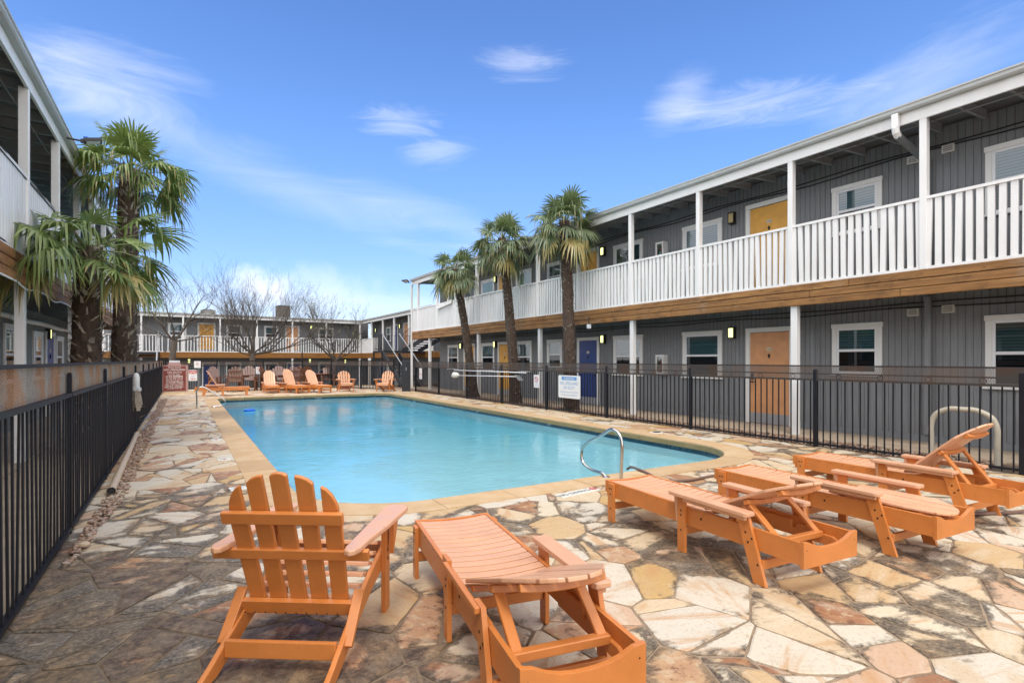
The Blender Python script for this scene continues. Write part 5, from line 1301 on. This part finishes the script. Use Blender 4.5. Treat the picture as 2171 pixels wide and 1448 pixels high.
q = MB(); q.tube([(0, 0, 0), (0, 5.3, 0)], .038, 14, 0, cap=False); q.tube([(0, 5.3, 0), (0, 0, 0)], .032, 14, 1)
q.tube([(0, -.005, 0), (0, .06, 0)], .042, 14, 0, cap=False)
tag(q.build('plastic_pipe', [M['pvc'], M['ink']], loc=(-.66, 7.15, .06), rz=R(1.1)), 'straight tan plastic pipe lying along the foot of the left fence', 'pipe')
T = empty('rescue_tube', (-.765, 12.35, .5), 0, 'white rescue tube with frayed brown cover hanging on the left fence', 'rescue tube')
q = MB(); q.tube([(0, 0, .36), (0, 0, .62), (0, 0, .68), (0, 0, .705)], [.058, .058, .042, .012], 14); q.build('float', M['sign_white'], T, smooth=True)
q = MB(); q.tube([(0, 0, .38), (0, 0, .45)], .062, 14); q.box(.03, .085, -.1, -.06, .37, .43); q.build('strap', M['vinyl'], T)
q = MB(); q.tube([(.012, .01, .36), (.014, .02, .2), (.02, .02, .06)], [.045, .044, .035], 12); q.build('handle', M['vinyl'], T, smooth=True)
q = MB()
for k in range(26):
    a = random.random() * 6.28; x, y = .05 * math.cos(a), .05 * math.sin(a); L = random.uniform(.2, .38); w_ = .016
    q.add([(x - w_, y, .37), (x + w_, y, .37), (x * 1.4 + w_ + random.gauss(0, .012), y * 1.5 - .03, .37 - L), (x * 1.4 - w_ + random.gauss(0, .012), y * 1.5 - .03, .37 - L)], [(0, 1, 2, 3)])
q.build('frayed_cover', M['stub'], T)
q = MB(); q.text('RESCUE', .07, (.06, -.01, .5), (0, 0, 1), (0, 1, 0), 0); q.build('lettering', M['sign_red'], T)
T = empty('skimmer_net', (8.96, 14.57, 0), 0, 'long silver pole with a white net hooked on the right fence', 'pool net')
q = MB(); q.tube([(0, 4.3, .85), (0, 0, .92)], .016, 10); q.build('pole', M['vinyl'], T, smooth=True)
q = MB(); q.tube([(0, 4.3, .85), (-.02, 4.42, .86), (-.03, 4.62, .86), (-.02, 4.8, .82)], [.03, .1, .12, .06], 12); q.build('net', M['tile'], T, smooth=True)
q = MB(); q.bar((0, .05, .96), (-.02, -.22, .8), .03, .16, (1, 0, 0)); q.build('brush', M['galv'], T)
T = empty('spare_pole', (8.965, 14.1, 0), 0, 'plain silver pole hung above the net pole on the right fence', 'pole')
q = MB(); q.tube([(0, 5.2, 1.045), (0, 0, 1.05)], .017, 10); q.build('tube', M['vinyl'], T, smooth=True)
for y in (1.0, 4.2): q = MB(); q.tube([(.06, y, 1.09), (0, y, 1.02), (-.03, y, 1.03), (-.035, y, 1.06)], .008, 6); q.build('hook', M['darkmetal'], T)

# ------------------------------------------------------------------ roof things, floodlights, board
def acunit(label, loc, w, h, d, mat):
    T = empty('air_unit', loc, R(4.5), label, 'air conditioner', 'air conditioners on the far roof'); q = MB(); q.box(-w/2, w/2, 0, d, .0, h); q.box(-w/2 - .02, w/2 + .02, -.02, d + .02, h, h + .05); q.build('case', M[mat], T)
    q = MB(); k = -w/2 + .04
    while k < w/2 - .04: q.box(k, k + .05, -.02, 0, .06, h - .04); k += .11
    q.build('louvres', M['ac' if mat == 'ac' else 'acdark'], T); q = MB(); q.tube([(0, d/2, h + .05), (0, d/2, h + .1)], w * .35, 18); q.build('fan_guard', M['darkmetal'], T)
acunit('low pale louvred air conditioner on the far roof above the yellow door', (1.65, 48.6, 4.85), .95, .42, .8, 'ac')
acunit('tall dark air conditioner on the far roof behind the middle bare tree', (6.95, 47.4, 4.8), .95, .95, .9, 'acdark')
def flood(label, loc, heads, mat='galv'):
    T = empty('floodlight', loc, 0, label, 'floodlight', 'floodlights under the eaves')
    for a, tilt, L in heads:
        ca, sa = math.cos(R(a)), math.sin(R(a)); d = Vector((ca, sa, 0)); s = Vector((-sa, ca, 0)); p = d * .22
        q = MB(); q.tube([(0, 0, 0), p * .6, p], .018, 8); q.disc(p - s * .03, s, .035, .06, 10); q.build('arm', M['darkmetal'], T)
        ax = (d * math.cos(R(tilt)) + Vector((0, 0, math.sin(R(tilt))))).normalized(); nz = s.cross(ax) * (1 if s.cross(ax).z > 0 else -1)
        q = MB(); q.bar(p + ax * .02, p + ax * (.02 + L), .2, .06, nz, 0); q.bar(p + ax * .05 - nz * .031, p + ax * (L - .01) - nz * .031, .16, .004, nz, 1); q.build('head', [M['darkmetal'], M['sign_white']], T)
        q = MB(); q.tube([p + ax * .06 + nz * .03, p + ax * .06 + nz * .07], .035, 10); q.build('sensor', M['float_blue'], T)
flood('floodlight with blue sensor on an arm at the left roof edge', (-1.76, 12.2, 5.32), ((8, 14, .26),))
flood('twin dark floodlight at the far corner of the right roof', (9.86, 26.5, 5.36), ((170, 25, .2), (215, 20, .2)))
q = MB(); q.bar((0, -.75, .07), (0, .75, -.07), .05, .17, Z); q.box(-.05, .0, -.5, -.46, -.02, .2); q.box(-.05, .0, .46, .5, -.12, .12)
tag(q.build('hanging_board', M['white'], loc=(9.93, 22.45, 3.9), bevel=.008), 'weathered white board hung on the upper railing above the lowest palm', 'board')
q = MB(); q.box(-.04, .04, -.05, .05, -.12, 0, 0); q.tube([(0, 0, 0), (0, 0, .22)], .012, 6, 1); q.box(-.05, -.035, -.03, .03, -.1, -.03, 0)
tag(q.build('sensor_box', [M['vinyl'], M['darkmetal']], loc=(9.94, 12.3, 2.46)), 'small white sensor box hung from the wood boards beside a palm trunk', 'sensor')

# ------------------------------------------------------------------ stairs
def stairs(label, flights, decks, rails, loc=(0, 0, 0)):
    T = empty('staircase', loc, 0, label, 'staircase', 'dark metal staircases')
    for (x0, x1, ya, za, yb, zb, n) in flights:
        q = MB()
        for k in range(n):
            t = (k + .5) / n; y = ya + (yb - ya) * t; z = za + (zb - za) * t; q.box(x0 + .05, x1 - .05, y - .15, y + .15, z - .045, z)
        q.build('treads', M['darkmetal'], T)
        for x in (x0 + .025, x1 - .025): q = MB(); q.bar((x, ya, za - .1), (x, yb, zb - .1), .05, .24); q.build('stringer', M['darkmetal'], T)
    for d in decks: q = MB(); q.box(*d); q.build('landing', M['darkmetal'], T)
    for pts, r, m in rails: q = MB(); [q.tube([a, b], r, 8) for a, b in pts]; q.build('railing', M[m], T)
    return T
def railing(p0, p1, n, h=.95):
    p0, p1 = Vector(p0), Vector(p1); u = Vector((0, 0, h)); L = [(p0 + u, p1 + u), (p0 + u * .1, p1 + u * .1)]
    for k in range(n + 1): a = p0.lerp(p1, k / n); L.append((a, a + u))
    return L
T = stairs('dark metal staircase between the right block and the back wing', [(9.75, 10.75, 30.7, 1.9, 27.0, -.1, 10), (10.95, 11.95, 30.7, 2.05, 26.75, 2.8, 7)], [(9.7, 12.36, 30.7, 32.4, 1.85, 1.97)],
       [(railing((9.75, 30.75, 1.98), (9.75, 27.0, .0), 16), .012, 'darkmetal'), (railing((10.77, 30.75, 1.98), (10.77, 27.0, .0), 16), .012, 'darkmetal'), (railing((9.72, 32.35, 1.98), (9.72, 30.75, 1.98), 10), .012, 'darkmetal'), (railing((9.72, 32.35, 1.98), (12.3, 32.35, 1.98), 16), .012, 'darkmetal'),
        ([((9.75, 30.75, 2.95), (9.75, 27.0, .97)), ((10.77, 30.75, 2.95), (10.77, 27.0, .97))], .03, 'galv'), (railing((10.93, 30.7, 2.0), (10.93, 26.8, 2.86), 14), .012, 'darkmetal')])
for x, y in ((9.75, 30.75), (9.75, 32.35), (12.2, 32.35), (10.77, 30.75)): q = MB(); q.box(x - .04, x + .04, y - .04, y + .04, -.92, 1.85); q.build('column', M['darkmetal'], T)
stairs('dark metal stairs at the left end of the far block with pale handrail', [(-2.9, -1.5, 43.0, 1.95, 39.4, -.85, 13)], [(-3.0, -1.4, 42.9, 43.45, 1.85, 1.96)], [([((-1.46, 43.0, 3.3), (-1.46, 39.4, .4))], .045, 'galv'), (railing((-2.93, 43.0, 1.95), (-2.93, 39.4, -.85), 14), .012, 'darkmetal')])
q = MB(); q.box(-.045, .045, -.045, .045, -.0, 5.25); tag(q.build('corner_post', M['white'], loc=(9.98, 26.6, 0), bevel=.005), 'tall white post under the floodlight at the corner of the right block', 'post')
